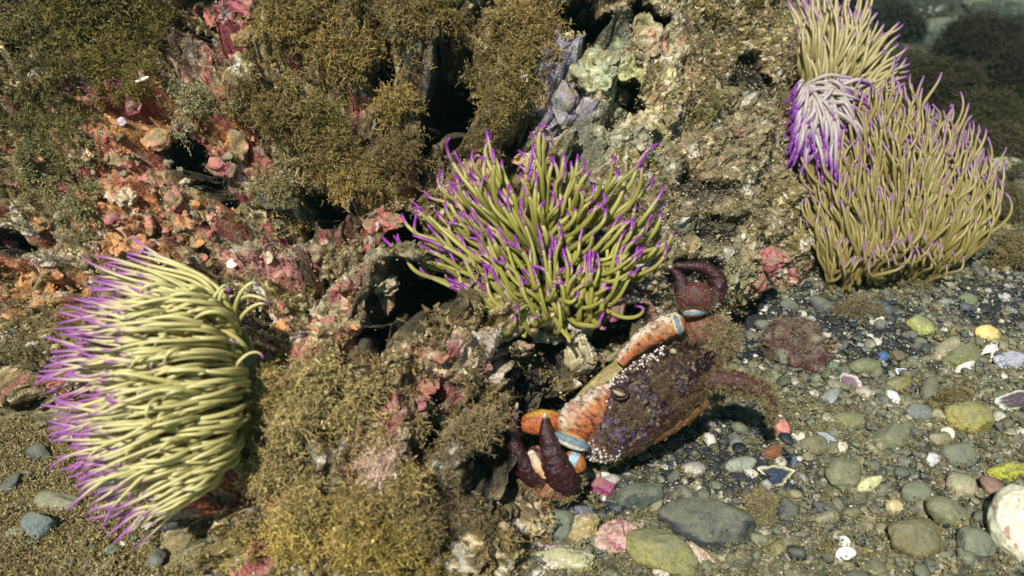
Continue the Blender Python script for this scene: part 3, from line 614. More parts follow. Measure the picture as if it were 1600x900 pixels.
V, Q, CC = scatter(vsn[jj] + ORG['encrusted_snail'], nsn[jj], rng.lognormal(math.log(.003), .5, 420), 'gran', c3(.15, .10, .06) * rng.uniform(.4, 1.4, (420, 1)), tipc=(.36, .27, .2)); o = mesh_obj('algae_film', V, Q, M_ALGA, parent=sn, col=CC, smooth=False); o['kind'] = 'stuff'
put_stone('stone_fragment', 1550, 800, 14, 12, 0, (.22, .27, .25), 'small bluish pebble wedged beside the white spotted boulder', 'stone')

# shells: thin curved dishes
def shell(name, px_, py_, rx, ry, rot, c, label, c2=None, bow=.45, cut=1.0, lift=.004):
    p, n, d = hit(px_, py_, 'ground'); s = d / F; nr, na = 10, 30
    rr_, aa = np.meshgrid(np.linspace(.02, 1, nr), np.linspace(-math.pi * cut, math.pi * cut, na), indexing='ij')
    rag = 1 + .07 * np.sin(aa * 5 + 1) + .05 * np.sin(aa * 11) + .06 * np.sin(aa * 3)
    x = rr_ * np.cos(aa) * rag; y = rr_ * np.sin(aa) * rag; z = bow * (1 - rr_ ** 2) + .03 * np.sin(rr_ * 28)
    up = np.array([0, .72, .69]); fw = np.cross(RT, up); a = R(rot)
    V1 = np.stack([x * rx, y * ry, z * min(rx, ry)], -1).reshape(-1, 3) * s; V2 = V1 - [0, 0, .0012]; V2[:, :2] *= .96
    V_ = np.concatenate([V1, V2]); X_ = V_[:, 0] * math.cos(a) - V_[:, 1] * math.sin(a); Y_ = V_[:, 0] * math.sin(a) + V_[:, 1] * math.cos(a)
    org = p + [0, -.001, lift]
    P_ = org + RT * X_[:, None] + up * Y_[:, None] + fw * V_[:, 2:3]
    q_ = np.arange(nr * na).reshape(nr, na); f1 = np.stack([q_[:-1, :-1], q_[1:, :-1], q_[1:, 1:], q_[:-1, 1:]], -1).reshape(-1, 4)
    o_ = nr * na; rim = np.stack([q_[-1, :-1], q_[-1, 1:], q_[-1, 1:] + o_, q_[-1, :-1] + o_], -1)
    s1 = np.stack([q_[:-1, 0], q_[1:, 0], q_[1:, 0] + o_, q_[:-1, 0] + o_], -1); s2 = np.stack([q_[:-1, -1], q_[1:, -1], q_[1:, -1] + o_, q_[:-1, -1] + o_], -1)
    Q_ = np.concatenate([f1, f1[:, ::-1] + o_, rim, s1, s2])
    bands = (.8 + .3 * np.sin(rr_ * 34)).reshape(-1); cc = np.tile(np.asarray(c, float), (len(V1), 1)) * bands[:, None]
    if c2 is not None: cc = mixc(cc, c2, sst(.72, .9, rr_.reshape(-1)))
    return tag(mesh_obj(name, P_, Q_, M_SEA, col=np.concatenate([cc, cc]), org=org), label, 'shell')
shell('shell', 1575, 568, 25, 15, 10, (.42, .42, .50), 'grey violet oval shell lying at the right edge', bow=.2)
shell('shell', 1545, 556, 16, 12, 40, (.75, .72, .68), 'broken white shell left of the grey violet shell', bow=.3, cut=.8)
shell('shell', 1325, 608, 18, 17, -30, (.26, .16, .22), 'purple cup shell with a pale rim on dark gravel', c2=(.66, .62, .6), bow=-.6, lift=.006)
shell('shell', 1408, 586, 11, 6, -10, (.20, .34, .62), 'small blue shell bit with a white edge', c2=(.8, .76, .7), bow=.3)
shell('shell', 1379, 561, 8, 7, 0, (.08, .16, .36), 'tiny deep blue shell bit above the blue and white one', bow=.5)
shell('shell', 1205, 711, 17, 9, 25, (.24, .09, .04), 'reddish brown shell piece near the salmon pink pebble', bow=.4)
shell('shell', 1200, 750, 38, 16, 10, (.04, .06, .10), 'dark blue mussel shell crescent with a pale yellow edge', c2=(.5, .46, .26), bow=.5, cut=.6)
shell('shell', 1283, 690, 20, 10, -15, (.38, .38, .42), 'flat pale grey shell flake among the pebbles', bow=.15, cut=.7)
shell('shell', 1585, 630, 34, 14, 12, (.12, .09, .10), 'dark mussel shell half at the right edge with a pale edge', c2=(.5, .54, .46), bow=.5)
shell('shell', 850, 865, 22, 9, -10, (.6, .5, .5), 'whitish broken shell at the bottom edge left of the crusted stone', c2=(.4, .2, .3), bow=.35, cut=.7)

# ------------------------------------------------------------------ random pebbles (each a thing)
LM = [((1108, 832), 'the large slate cobble'), ((1592, 838), 'the white spotted boulder'), ((1320, 862), 'the touching white pair'), ((1358, 759), 'the leaf shaped pale pebble'), ((1393, 627), 'the white chalky stone'),
      ((1238, 566), 'the dark red lump'), ((1505, 562), 'the smooth olive oval pebble'), ((1437, 514), 'the yellow green knobbly pebble'), ((1510, 664), 'the yellow olive lumpy cobble'), ((1083, 739), 'the pale shell like pebble'),
      ((1158, 600), 'the hairy right leg of the crab'), ((1425, 852), 'the mossy brown boulder'), ((1400, 470), 'the big right anemone'), ((1221, 674), 'the salmon pink pebble'), ((60, 832), 'the bluish round cobble'),
      ((998, 786), 'the dark green grey cobble'), ((1200, 750), 'the dark blue mussel crescent'), ((1542, 526), 'the yellow and white pebble'), ((250, 790), 'the lower tentacles of the left anemone'), ((1562, 262), 'the pale flat stone'), ((870, 790), 'the lower left claw of the crab'), ((352, 888), 'the dark blue slab')]
KC = [('olive grey', (.19, .19, .11)), ('grey', (.13, .14, .13)), ('tan', (.32, .27, .16)), ('dark blue', (.04, .05, .07)), ('green grey', (.14, .17, .11)), ('brown', (.14, .10, .06)), ('pale', (.48, .45, .36)), ('black', (.025, .028, .03)), ('mustard', (.27, .23, .07)), ('pinkish', (.24, .15, .12))]
used = {}
taken = [(a[1], a[2], max(a[3], a[4])) for a in HS + HC] + [(1592, 838, 62), (962, 852, 40), (905, 835, 36), (1238, 566, 52), (1573, 742, 30), (1205, 711, 18), (1200, 750, 30), (1325, 608, 18), (1010, 620, 130), (860, 700, 60), (1408, 586, 12), (1575, 568, 25), (1545, 556, 16)]
cnt = 0; tries = 0
while cnt < 235 and tries < 20000:
    tries += 1
    g_ = ground_pts(1, lambda a, b: 1.0 if a > 1000 and b > 440 else (.4 if a < 430 and b > 740 else (.8 if 780 < a < 1000 and b > 780 else (.2 if a > 1560 else 0))))[0]
    x, y, z, a, b = g_
    sz = float(np.clip(rng.lognormal(math.log(.0056), .36), .0035, .012)); r_ = sz * F / max(.3, proj(np.array([x, y, z]))[2])
    if not (0 < a < 1600 and b < 900): continue
    if any((a - t[0]) ** 2 + (b - t[1]) ** 2 < (.8 * t[2] + .6 * r_) ** 2 for t in taken): continue
    taken.append((a, b, r_ * .9)); cnt += 1
    kn, kc = KC[rng.choice([3, 7, 1, 4, 5, 6], p=[.3, .25, .15, .1, .1, .1])] if in_painted_shade(a, b) else KC[rng.choice(10, p=[.26, .13, .13, .06, .14, .08, .08, .03, .06, .03])]  # darker pebble colours picked inside the painted shade zones
    el = rng.uniform(.55, 1); fl = rng.uniform(.4, .75)
    v, f = stone(rng, I3, int(rng.integers(5, 14)), .22, lo=.48)
    M = eul(rng.normal(0, .25), rng.normal(0, .25), rng.uniform(0, 6.3)); v = (v * np.array([1, el, fl]) * sz) @ M.T
    org = np.array([x, y, z + sz * fl * .5])
    cc = np.tile(kc, (len(v), 1)) * rng.uniform(.8, 1.2) * (.75 + .5 * fbm(v + org, 500, 2, 4))[:, None]
    o = mesh_obj('pebble', v + org, None, M_CLEAN if (kn in ('pale', 'pinkish', 'black')) else M_STONE, col=cc, T=f, org=org)
    (lx, ly), ln = min(LM, key=lambda t: (t[0][0] - a) ** 2 + (t[0][1] - b) ** 2)
    dx, dy = a - lx, b - ly
    side = ('right of' if dx > 0 else 'left of') if abs(dx) > 1.8 * abs(dy) else (('below' if dy > 0 else 'above') if abs(dy) > 1.8 * abs(dx) else ('below right of' if dx > 0 and dy > 0 else 'below left of' if dy > 0 else 'above right of' if dx > 0 else 'above left of'))
    si = 'tiny' if sz < .0050 else 'small' if sz < .0072 else 'medium'
    sh = 'round' if el > .85 else 'oval' if el > .7 else 'oblong'
    key = (si, kn, sh, side, ln); used.setdefault(key, []).append((math.hypot(dx, dy), o))
ORD = ['nearest', 'second nearest', 'third nearest', 'fourth nearest', 'fifth nearest', 'sixth nearest']
for (si, kn, sh, side, ln), lst in used.items():
    lst.sort(key=lambda t: t[0])
    for i, (dist, o) in enumerate(lst):
        lab = f'{si} {kn} {sh} pebble {side} {ln}' if len(lst) == 1 else f'{ORD[min(i, 5)]} {si} {kn} {sh} pebble {side} {ln}'
        tag(o, lab, 'pebble', PB)

# ------------------------------------------------------------------ lumps and plates of crust on the rock (parts of the rock)
def crust(px_, py_, rx, ry, c, c2, label, rough=.35, flat=.6, rot=0):
    c = np.asarray(c) * .92 + np.array([.03, .025, .005]); c2 = np.asarray(c2) * .95 + .03
    p, n, d = hit(px_, py_, 'rock'); s = d / F
    if np.isnan(p).any(): return
    v, f = stone(rng, I4 if rx > 22 else I3, 3, rough, .7); n = n * .4 - FW * .6 + np.array([0, 0, .1]); n /= np.linalg.norm(n)
    x = np.cross(UP, n); x = x if x @ RT > 0 else -x; x /= np.linalg.norm(x); y = np.cross(n, x); y = y if y @ UP > 0 else -y
    a = R(rot); ca, sa = math.cos(a), math.sin(a); L = v * np.array([rx, ry, min(rx, ry) * flat]) * s
    X_ = L[:, 0] * ca - L[:, 1] * sa; Y_ = L[:, 0] * sa + L[:, 1] * ca
    Pw = p + n * .002 + x * X_[:, None] + y * Y_[:, None] + n * L[:, 2:3]
    Pw += (fbm(Pw, 110, 3, 303) - .5)[:, None] * .014 * n + (fbm(Pw, 330, 3, 308, .6) - .5)[:, None] * .005 * n + (np.stack([fbm(Pw, 160, 2, 31), fbm(Pw, 160, 2, 32), fbm(Pw, 160, 2, 33)], 1) - .5) * .008
    q_ = fbm(Pw, 130, 4, 305, .6); cc = mixc(np.tile(np.asarray(c, float), (len(v), 1)), c2, sst(.46, .58, q_))
    cc = mixc(cc, (.2, .17, .08), sst(.47, .56, fbm(Pw, 100, 4, 306, .65)) * .85); cc *= (.6 + .8 * fbm(Pw, 420, 3, 307))[:, None]
    o = mesh_obj('crust_lump', Pw, None, M_CRUST, parent=rock, col=cc, T=f)
    o['label'] = label; return o
OR = (.62, .27, .08); PK = (.50, .17, .14); MG = (.32, .06, .14); SA = (.58, .26, .16); CR = (.60, .50, .34); RD = (.42, .09, .09)
CRU = [(318, 210, 34, 20, OR, SA, 'orange crust lump'), (372, 225, 18, 26, OR, SA, 'orange crust lump'), (245, 222, 22, 20, OR, SA, 'orange crust lump'), (190, 250, 28, 15, PK, SA, 'pink crust lump'),
       (345, 262, 22, 16, PK, MG, 'pink crust lump'), (130, 240, 22, 9, OR, CR, 'orange crust lump'), (192, 315, 26, 18, CR, SA, 'cream crust lump'), (250, 285, 32, 12, PK, SA, 'pink crust lump'), (275, 312, 14, 24, PK, RD, 'pink crust lump'),
       (195, 385, 32, 18, OR, SA, 'orange crust lump'), (290, 350, 24, 18, OR, SA, 'orange crust lump'), (232, 352, 14, 22, SA, PK, 'salmon crust lump'), (315, 375, 14, 11, OR, SA, 'orange crust lump'), (180, 345, 16, 12, MG, PK, 'magenta crust lump'),
       (165, 290, 14, 14, OR, PK, 'orange crust lump'), (60, 445, 34, 26, OR, SA, 'orange crust lump'), (85, 425, 16, 10, OR, SA, 'orange crust lump'), (60, 350, 22, 16, SA, OR, 'salmon crust lump'), (14, 375, 18, 24, SA, MG, 'reddish crust lump'),
       (385, 60, 18, 14, OR, PK, 'orange crust lump'), (368, 90, 14, 26, PK, MG, 'pink crust lump'), (395, 118, 14, 9, PK, OR, 'pink crust lump'), (330, 25, 12, 18, PK, MG, 'pink crust lump'), (385, 12, 22, 14, MG, PK, 'magenta crust lump'),
       (552, 316, 24, 12, PK, RD, 'pink crust plate'), (597, 345, 30, 19, RD, PK, 'red crust plate'), (215, 118, 18, 12, MG, PK, 'magenta crust lump'), (210, 160, 14, 20, MG, CR, 'magenta crust lump'), (418, 152, 10, 8, PK, RD, 'pink crust lump'),
       (440, 378, 9, 14, PK, MG, 'pink crust lump'), (415, 400, 14, 9, PK, CR, 'pink crust lump'), (360, 775, 34, 22, (.62, .16, .10), SA, 'bright red crust lump at the foot of the rock'), (390, 765, 16, 14, (.6, .2, .16), SA, 'bright red crust lump'),
       (487, 568, 30, 12, PK, RD, 'pink crust plate'), (525, 575, 16, 12, OR, PK, 'orange crust lump'), (435, 600, 14, 16, MG, PK, 'magenta crust lump'), (655, 630, 20, 14, MG, PK, 'magenta crust plate'), (668, 600, 16, 22, PK, MG, 'pink crust plate'), (700, 575, 30, 18, CR, PK, 'cream crust lump'),
       (685, 555, 22, 10, PK, CR, 'pink crust lump'), (445, 515, 16, 14, SA, OR, 'salmon crust lump'), (430, 490, 12, 18, SA, CR, 'salmon crust lump'), (600, 440, 28, 20, CR, (.45, .36, .24), 'cream crust lump'), (545, 480, 30, 16, CR, SA, 'cream crust lump'), (510, 510, 30, 10, CR, OR, 'cream crust ridge'),
       (930, 115, 44, 36, (.40, .46, .33), (.52, .52, .30), 'pale green crusted knob beside the black gap'), (965, 140, 22, 26, (.44, .46, .26), (.5, .48, .34), 'pale yellow green knob'), (882, 165, 22, 34, (.26, .27, .30), (.36, .28, .42), 'lilac grey crust knob'),
       (1010, 55, 26, 34, (.46, .42, .27), (.5, .32, .2), 'pale tan crusted knob'), (1040, 75, 10, 32, (.5, .26, .18), CR, 'salmon crust stripe'), (1000, 195, 34, 20, (.46, .40, .2), CR, 'pale yellow crust ledge'), (1045, 185, 16, 10, (.4, .3, .18), CR, 'tan crust lump'),
       (860, 520, 44, 20, (.52, .50, .38), (.62, .55, .42), 'whitish crust ledge under the middle anemone'), (905, 555, 22, 24, (.5, .42, .24), (.6, .55, .42), 'cream crust lump'), (820, 545, 16, 12, CR, PK, 'cream crust lump'), (960, 555, 30, 16, (.3, .27, .17), (.4, .35, .22), 'tan crust ledge above the crab'),
       (1198, 405, 30, 20, (.44, .13, .15), (.34, .08, .12), 'rose red crust plate left of the big anemone'), (1180, 438, 18, 20, (.36, .06, .11), PK, 'dark rose crust plate'), (1172, 385, 10, 8, CR, CR, 'small cream crust lump'), (1190, 205, 12, 10, (.5, .36, .22), CR, 'tan crust lump'), (1150, 210, 10, 8, MG, PK, 'dull magenta crust lump'),
       (760, 300, 40, 20, (.45, .22, .14), SA, 'rusty orange crust behind the middle anemone'), (830, 250, 30, 14, (.52, .3, .18), CR, 'salmon crust behind the middle anemone'), (962, 478, 20, 24, (.26, .07, .13), MG, 'dark magenta crust'), (1015, 405, 22, 12, (.52, .24, .18), PK, 'pink crust beside the raised claw'), (1000, 230, 10, 10, CR, CR, 'cream crust lump'),
       (600, 470, 18, 26, CR, SA, 'cream crust lump'), (755, 570, 14, 10, MG, PK, 'magenta crust lump')]
for a in CRU: crust(*a)
# many small knobs of the same crusts, one part
Vs, Ts, Cs = [], [], []; b0 = 0
wk = np.where(vis & (hole < .2) & (rpx < 1240), area, 0) * (.15 + np.exp(-((rpx - 270) / 150) ** 2 - ((rpy - 290) / 130) ** 2) * 2.2 + .7 * np.exp(-((rpx - 520) / 160) ** 2 - ((rpy - 470) / 80) ** 2) + .5 * np.exp(-((rpx - 1000) / 60) ** 2 - ((rpy - 120) / 100) ** 2)); wk /= wk.sum()
pk = [stone(rng, I3, 4, .9, .6) for _ in range(8)]
for j in rng.choice(len(RP), 1300, p=wk):
    v, f = pk[rng.integers(8)]; s = rng.uniform(.0015, .0052)
    M = eul(*rng.uniform(0, 6.3, 3)); zone = math.exp(-((rpx[j] - 270) / 170) ** 2 - ((rpy[j] - 290) / 150) ** 2)
    c = np.array([OR, PK, MG, SA, CR, RD, (.3, .24, .12)][rng.integers(7)]) if rng.uniform() < (.02 if rpx[j] > 900 else .14) + .6 * zone else np.array([(.24, .19, .09), (.36, .30, .18), (.18, .14, .07), (.3, .26, .16)][rng.integers(4)])
    v2 = (v * [1, rng.uniform(.6, 1), .6] * s) @ M.T + RP[j] + RN[j] * s * .3
    Vs.append(v2); Ts.append(f + b0); b0 += len(v); Cs.append(np.tile(c * rng.uniform(.6, 1.2), (len(v), 1)))
o = mesh_obj('crust_knobs', np.concatenate(Vs), None, M_CRUST, parent=rock, col=np.concatenate(Cs), T=np.concatenate(Ts)); o['kind'] = 'stuff'

# mussel shell lodged in the rock, white shards
def blob(name, px_, py_, rx, ry, rz, c, parent=None, rot=0, d=None, m=None, rough=.08, c2=None, cn=3, I=None, grad=None, lift=0, label=None, org=None, thr=.5):
    if d is None: p, n, d = hit(px_, py_)
    d = d - lift; p = W(px_, py_, d); s = d / F
    v, f = I or I3; v = v * (1 + (fbm(v + rng.uniform(0, 30, 3), 2, 3, 6) - .5) * rough * 2)[:, None]
    a = R(rot); L = v * np.array([rx, ry, rz]) * s; X_ = L[:, 0] * math.cos(a) - L[:, 1] * math.sin(a); Y_ = L[:, 0] * math.sin(a) + L[:, 1] * math.cos(a)
    Pw = p + RT * X_[:, None] + UP * Y_[:, None] - FW * L[:, 2:3]
    cc = np.tile(np.asarray(c, float), (len(v), 1))
    if c2 is not None: cc = mixc(cc, c2, sst(thr - .06, thr + .06, fbm(v + rng.uniform(0, 30, 3), cn, 3, 8)))
    if grad is not None: cc = grad(v, cc)
    cc = cc * (.65 + .7 * fbm(v + px_, 5, 4, 12, .65))[:, None]
    o = mesh_obj(name, Pw, None, m or M_SHELL, parent=parent, col=cc, T=f, org=p if parent is None else None)
    if label: o['label'] = label
    return o
tag(blob('mussel', 432, 314, 36, 15, 10, (.035, .04, .04), rot=-4, m=M_CLEAN, c2=(.16, .14, .06), rough=.1, lift=.008), 'dark mussel shell lodged in the rock above the crevice', 'mussel')
tag(blob('shell_shard', 222, 124, 12, 3, 2, (.7, .66, .5), rot=20, m=M_CLEAN, rough=.2, lift=.008), 'thin white shell shard lying on the magenta crust', 'shell')
tag(blob('shell_shard', 190, 190, 7, 8, 3, (.66, .6, .6), rot=20, m=M_CLEAN, rough=.4, c2=(.3, .2, .3), lift=.006), 'small whitish ring shaped shell bit on the rock', 'shell')
tag(blob('shell_shard', 362, 412, 10, 7, 3, (.7, .66, .6), rot=40, m=M_CLEAN, rough=.4, lift=.008), 'white shell bit on the rock right of the left anemone top', 'shell')
tag(blob('dead_man_tube', 935, 538, 15, 32, 8, (.05, .04, .035), rot=-25, m=M_CLEAN, c2=(.02, .02, .02), cn=5, rough=.15, lift=-.03), 'dark striped clam shell sitting in the hollow above the crab', 'shell').name = 'clam_shell'

# ------------------------------------------------------------------ background seaweed bushes, light falloff put into the far colours
BB = [(1530, 70, 60, 45, 1.75, (.028, .026, .014), 'rounded seaweed bush darkened most for light falloff far behind near the top right'), (1590, 130, 50, 60, 1.55, (.03, .028, .015), 'seaweed bush darkened for light falloff at the right edge behind the anemone'),
      (1480, 140, 55, 40, 1.5, (.04, .035, .018), 'brown seaweed bush darkened for light falloff above the big right anemone'), (1420, 120, 40, 32, 1.4, (.06, .055, .028), 'brown seaweed bush right of the smallest anemone'),
      (1545, 190, 60, 40, 1.35, (.05, .045, .02), 'olive brown seaweed bush upper right of the big anemone'), (1560, 225, 45, 26, 1.25, (.075, .06, .03), 'lighter brown seaweed tuft just above the pale flat stone'),
      (1390, 40, 45, 28, 1.8, (.03, .035, .022), 'dim seaweed bush behind the smallest anemone'), (1350, 12, 50, 22, 1.9, (.03, .036, .026), 'dim green seaweed bush at the top edge'),
      (1585, 395, 40, 32, .93, (.17, .14, .06), 'tan bushy seaweed at the right edge beside the big anemone'), (1560, 320, 45, 25, 1.05, (.12, .105, .05), 'olive tan seaweed tuft right of the big anemone'), (1490, 245, 40, 22, 1.2, (.05, .045, .022), 'brown tuft hugging the upper right of the big anemone'),
      (1340, 485, 45, 14, .86, (.17, .14, .08), 'pale brown fluffy algae at the foot of the big anemone'), (1430, 440, 30, 18, .89, (.17, .15, .08), 'brown fuzzy algae at the lower right of the big anemone'), (1490, 630, 36, 26, .73, (.18, .15, .065), 'golden brown algae tuft among the pebbles at the right'), (1190, 790, 20, 34, .63, (.22, .18, .09), 'tan fluffy algae right of the large slate cobble')]
for x, y, rx, ry, d, c, lab in BB:
    d = min(d, hit(x, y + ry * .8, 'ground')[2]); s = d / F; root_ = W(x, y + ry, d)
    e = empty('seaweed_bush', root_); tag(e, lab, 'seaweed', 'seaweed bushes on the seabed')
    v, f = I4; vv_ = v * (1 + (fbm(v + x, 1.8, 4, 4, .6) - .5) * 1.5)[:, None]; L = vv_ * np.array([rx, ry, min(rx, ry) * .8]) * s * .8
    Pc = W(x, y, d) + RT * L[:, :1] + UP * L[:, 1:2] - FW * L[:, 2:3]
    mesh_obj('stem_mass', Pc, None, M_ALGA, parent=e, col=np.tile(np.asarray(c) * .7, (len(v), 1)) * (.5 + fbm(Pc, 200, 3, 2))[:, None], T=f)
    nn = v / np.linalg.norm(v, axis=1, keepdims=True); wn = RT * nn[:, :1] + UP * nn[:, 1:2] - FW * nn[:, 2:3]
    fr = np.where(nn[:, 2] > -.3)[0]; n = int(90 + rx * ry * .09); j = rng.choice(fr, n)
    V, Q, CC = scatter(Pc[j], wn[j], s * rng.uniform(10, 22, n) * (.6 if rx < 46 and d < 1 else 1), 'bush' if d > 1 else 'gran', np.asarray(c) * rng.uniform(.5, 1.4, (n, 1)), tipc=np.asarray(c) * 1.6 + .015)
    mesh_obj('foliage', V, Q, M_ALGA, parent=e, col=CC, smooth=False)
# far algae carpet, light falloff put into its dark colour
pts = []
while len(pts) < 2600:
    x = rng.uniform(.3, 2.0); y = rng.uniform(1.0, 3.2); a, b, _ = proj(np.array([x, y, 0.]))
    if 1230 < a < 1680 and b < 300: pts.append((x, y, gz(x, y)))
pts = np.array(pts); n_ = fbm(pts, 6, 3, 77); pts = pts[n_ > .44]
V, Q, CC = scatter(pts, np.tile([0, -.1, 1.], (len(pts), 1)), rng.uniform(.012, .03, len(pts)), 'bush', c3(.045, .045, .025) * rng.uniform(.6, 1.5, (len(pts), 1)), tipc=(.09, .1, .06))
tag(mesh_obj('distant_algae', V, Q, M_ALGA, col=CC, smooth=False), 'algae carpet covering the distant seabed, colour darkened for light falloff', 'algae', kind='stuff')

# ------------------------------------------------------------------ anemones
def tube(path, rad, k=8, cap=True, sq=1.0):
    path = np.asarray(path, float); n = len(path); T_ = np.gradient(path, axis=0); T_ /= np.linalg.norm(T_, axis=1, keepdims=True) + 1e-12
    x = np.cross(T_, np.array([.13, .31, .94])); bad = np.linalg.norm(x, axis=1) < .15
    if bad.any(): x = np.cross(T_, np.array([.94, .1, .2]))
    x /= np.linalg.norm(x, axis=1, keepdims=True); y = np.cross(T_, x)
    a = np.linspace(0, 2 * math.pi, k, endpoint=False); rad = np.asarray(rad)[:, None, None]
    V = path[:, None] + rad * (x[:, None] * np.cos(a)[None, :, None] + sq * y[:, None] * np.sin(a)[None, :, None]); V = V.reshape(-1, 3)
    q = np.arange(n * k).reshape(n, k); r = np.roll(q, -1, axis=1)
    Q = np.stack([q[:-1], r[:-1], r[1:], q[1:]], -1).reshape(-1, 4); T = np.zeros((0, 3), int)
    if cap:
        V = np.concatenate([V, path[-1:] + T_[-1:] * rad[-1, 0] * .7, path[:1]])
        T = np.concatenate([np.stack([q[-1], r[-1], np.full(k, n * k)], -1), np.stack([r[0], q[0], np.full(k, n * k + 1)], -1)])
    return V, Q, T
def bez(p0, p1, p2, p3, n):
    t = np.linspace(0, 1, n)[:, None]; return (1 - t) ** 3 * p0 + 3 * (1 - t) ** 2 * t * p1 + 3 * (1 - t) * t * t * p2 + t ** 3 * p3
def anemone(label, gen, count, base_px, d0, cbase, ctop, ctip, wpx, rmax=100, colr=(.22, .17, .07), brx=60, bry=60, tipstart=.84, npt=22, wob_a=1.0, tl=15):
    """gen(i) -> px-space control points [(x,y,z toward the camera in px)]*4 plus width scale"""
    e = empty('sea_anemone', W(base_px[0], base_px[1], d0)); tag(e, label, 'sea anemone', 'snakelocks anemones on the reef')
    s = d0 / F
    def tow(a): a = np.asarray(a, float); return W(base_px[0], base_px[1], d0) + RT * ((a[..., :1] - base_px[0]) * s) - UP * ((a[..., 1:2] - base_px[1]) * s) - FW * (a[..., 2:3] * s)
    v, f = I4; v = v * (1 + (fbm(v, 2, 3, 4) - .5) * .3)[:, None]
    L = np.stack([base_px[0] + v[:, 0] * brx, base_px[1] + v[:, 1] * bry, v[:, 2] * min(brx, bry) * .55 - 8], 1)
    mesh_obj('column', tow(L), None, M_TENT, parent=e, col=np.tile(colr, (len(v), 1)) * (.7 + .6 * fbm(v, 6, 3, 3))[:, None], T=f)
    cand = []
    for i in range(count):
        c, wsc = gen(i); c = np.asarray(c, float); p = bez(c[0], c[1], c[2], c[3], npt)
        t = np.linspace(0, 1, npt); L_ = np.linalg.norm(c[3] - c[0]); ph = rng.uniform(0, 6.3, 3); fr = rng.uniform(.8, 1.7)
        wob = np.stack([np.sin(t * 6.3 * fr + ph[k]) for k in range(3)], 1) * (t[:, None] ** 1.3) * L_ * rng.uniform(.015, .055) * wob_a
        p = tow(p + wob); rad = wpx * wsc * s * (1 - .52 * t ** 1.1) * np.where(t > .93, 1.0, 1.0); rad[-1] *= .7
        cb = np.asarray(cbase) * rng.uniform(.8, 1.2); ct = np.asarray(ctop) * rng.uniform(.85, 1.15)
        arc = np.linalg.norm(np.diff(p, axis=0), axis=1).sum() / s; ti = 1 - tl * rng.uniform(.5, 1.4) / arc; hue = rng.uniform(.5, 1.25)
        def colf(tt):
            c_ = cb[None] * (1 - tt[:, None]) + ct[None] * tt[:, None]
            c_ = mixc(c_, np.asarray(ctip) * .45 + ct * .42, sst(ti - .16, ti, tt) * .8)
            c_ = mixc(c_, np.asarray(ctip) * hue, sst(ti - .045, ti + .035, tt)) ; return c_
        cand.append((p, rad, colf, t))
    cand.sort(key=lambda a: (a[0][len(a[0]) // 2] - CAM) @ FW)      # nearest ones show largest
    k = 9
    for p, rad, colf, t in cand[:rmax]:
        cut = int(npt * .8)
        V, Q, T = tube(p[:cut + 1], rad[:cut + 1], k); cc = colf(np.append(np.repeat(t[:cut + 1], k), [t[cut], 0]))
        o = mesh_obj('tentacle', V, Q, M_TENT, parent=e, col=cc, T=T)
        V, Q, T = tube(p[cut:], rad[cut:], k); cc = colf(np.append(np.repeat(t[cut:], k), [1, t[cut]]))
        ORG[o.name] = ORG[e.name]; mesh_obj('tentacle_tip', V, Q, M_TENT, parent=o, col=cc, T=T)
    Vs, Qs, Ts, Cs = [], [], [], []; b = 0
    for p, rad, colf, t in cand[rmax:]:
        V, Q, T = tube(p, rad, k); Vs.append(V); Qs.append(Q + b); Ts.append(T + b); b += len(V); Cs.append(colf(np.append(np.repeat(t, k), [1, 0])))
    if Vs:
        o = mesh_obj('tentacles', np.concatenate(Vs), np.concatenate(Qs), M_TENT, parent=e, col=np.concatenate(Cs), T=np.concatenate(Ts)); o['kind'] = 'stuff'
    return e
U = rng.uniform; Nn = rng.normal
PUR = (.30, .055, .50)
# left: rooted on the rock at its right, combed to the left by the current
def g_left(i):
    if i < 14:    # short curled ones on the right rim
        a = U(-1.2, .6); r0 = np.array([352 + U(-30, 25), 550 + a * 105, U(10, 50)]); L = U(40, 70)
        e = r0 + [U(20, 75) * (1 - .2 * abs(a)), U(-70, 10), U(0, 40)]
        return [r0, r0 + [L * .1, -L * .5, 30], e + [-8, -22, 10], e], .85
    an = U(0, 2 * math.pi); rr = math.sqrt(U(.02, 1)); cx_, sy_ = math.cos(an) * rr, math.sin(an) * rr
    r0 = np.array([342 + 50 * cx_, 606 + sy_ * 124, 20 + 45 * (1 - rr)]); sh = i % 4 and U(0, 1) < .75
    L = (U(.10, .72) if sh else U(.82, 1.08)) * 228 * (1 - .25 * sy_ * sy_) + 25 * cx_
    fan = sy_ * .50 + Nn(0, .13) + .02
    dirn = np.array([-math.cos(fan), math.sin(fan), 0]); bul = 62 * math.sqrt(max(0, 1 - sy_ * sy_))
    c1 = r0 + np.array([34 * cx_ + U(-6, 26), 50 * sy_ - U(2, 22), (U(60, 105) if sh else U(15, 50)) + .3 * bul])
    e = r0 + dirn * L + [0, U(-4, 18) + 10 * sy_, U(-25, 20) + .4 * bul + (U(20, 70) if sh else -15)]
    c2 = e - dirn * L * .5 + [0, U(-22, 6) - 10 * (sy_ < 0), .5 * bul + (U(20, 50) if sh else U(-20, 10))]
    return [r0, c1, c2, e], U(.8, 1.1)
d_ = hit(345, 610, 'rock')[2] - .015
anemone('large pale yellow green anemone with purple tips swept left, lower left of the rock', g_left, 520, (345, 605), d_, (.38, .33, .08), (.62, .57, .30), (.36, .12, .40), 4.0, brx=52, bry=118, tipstart=.945, tl=19, npt=28, wob_a=1.0, colr=(.2, .17, .06))
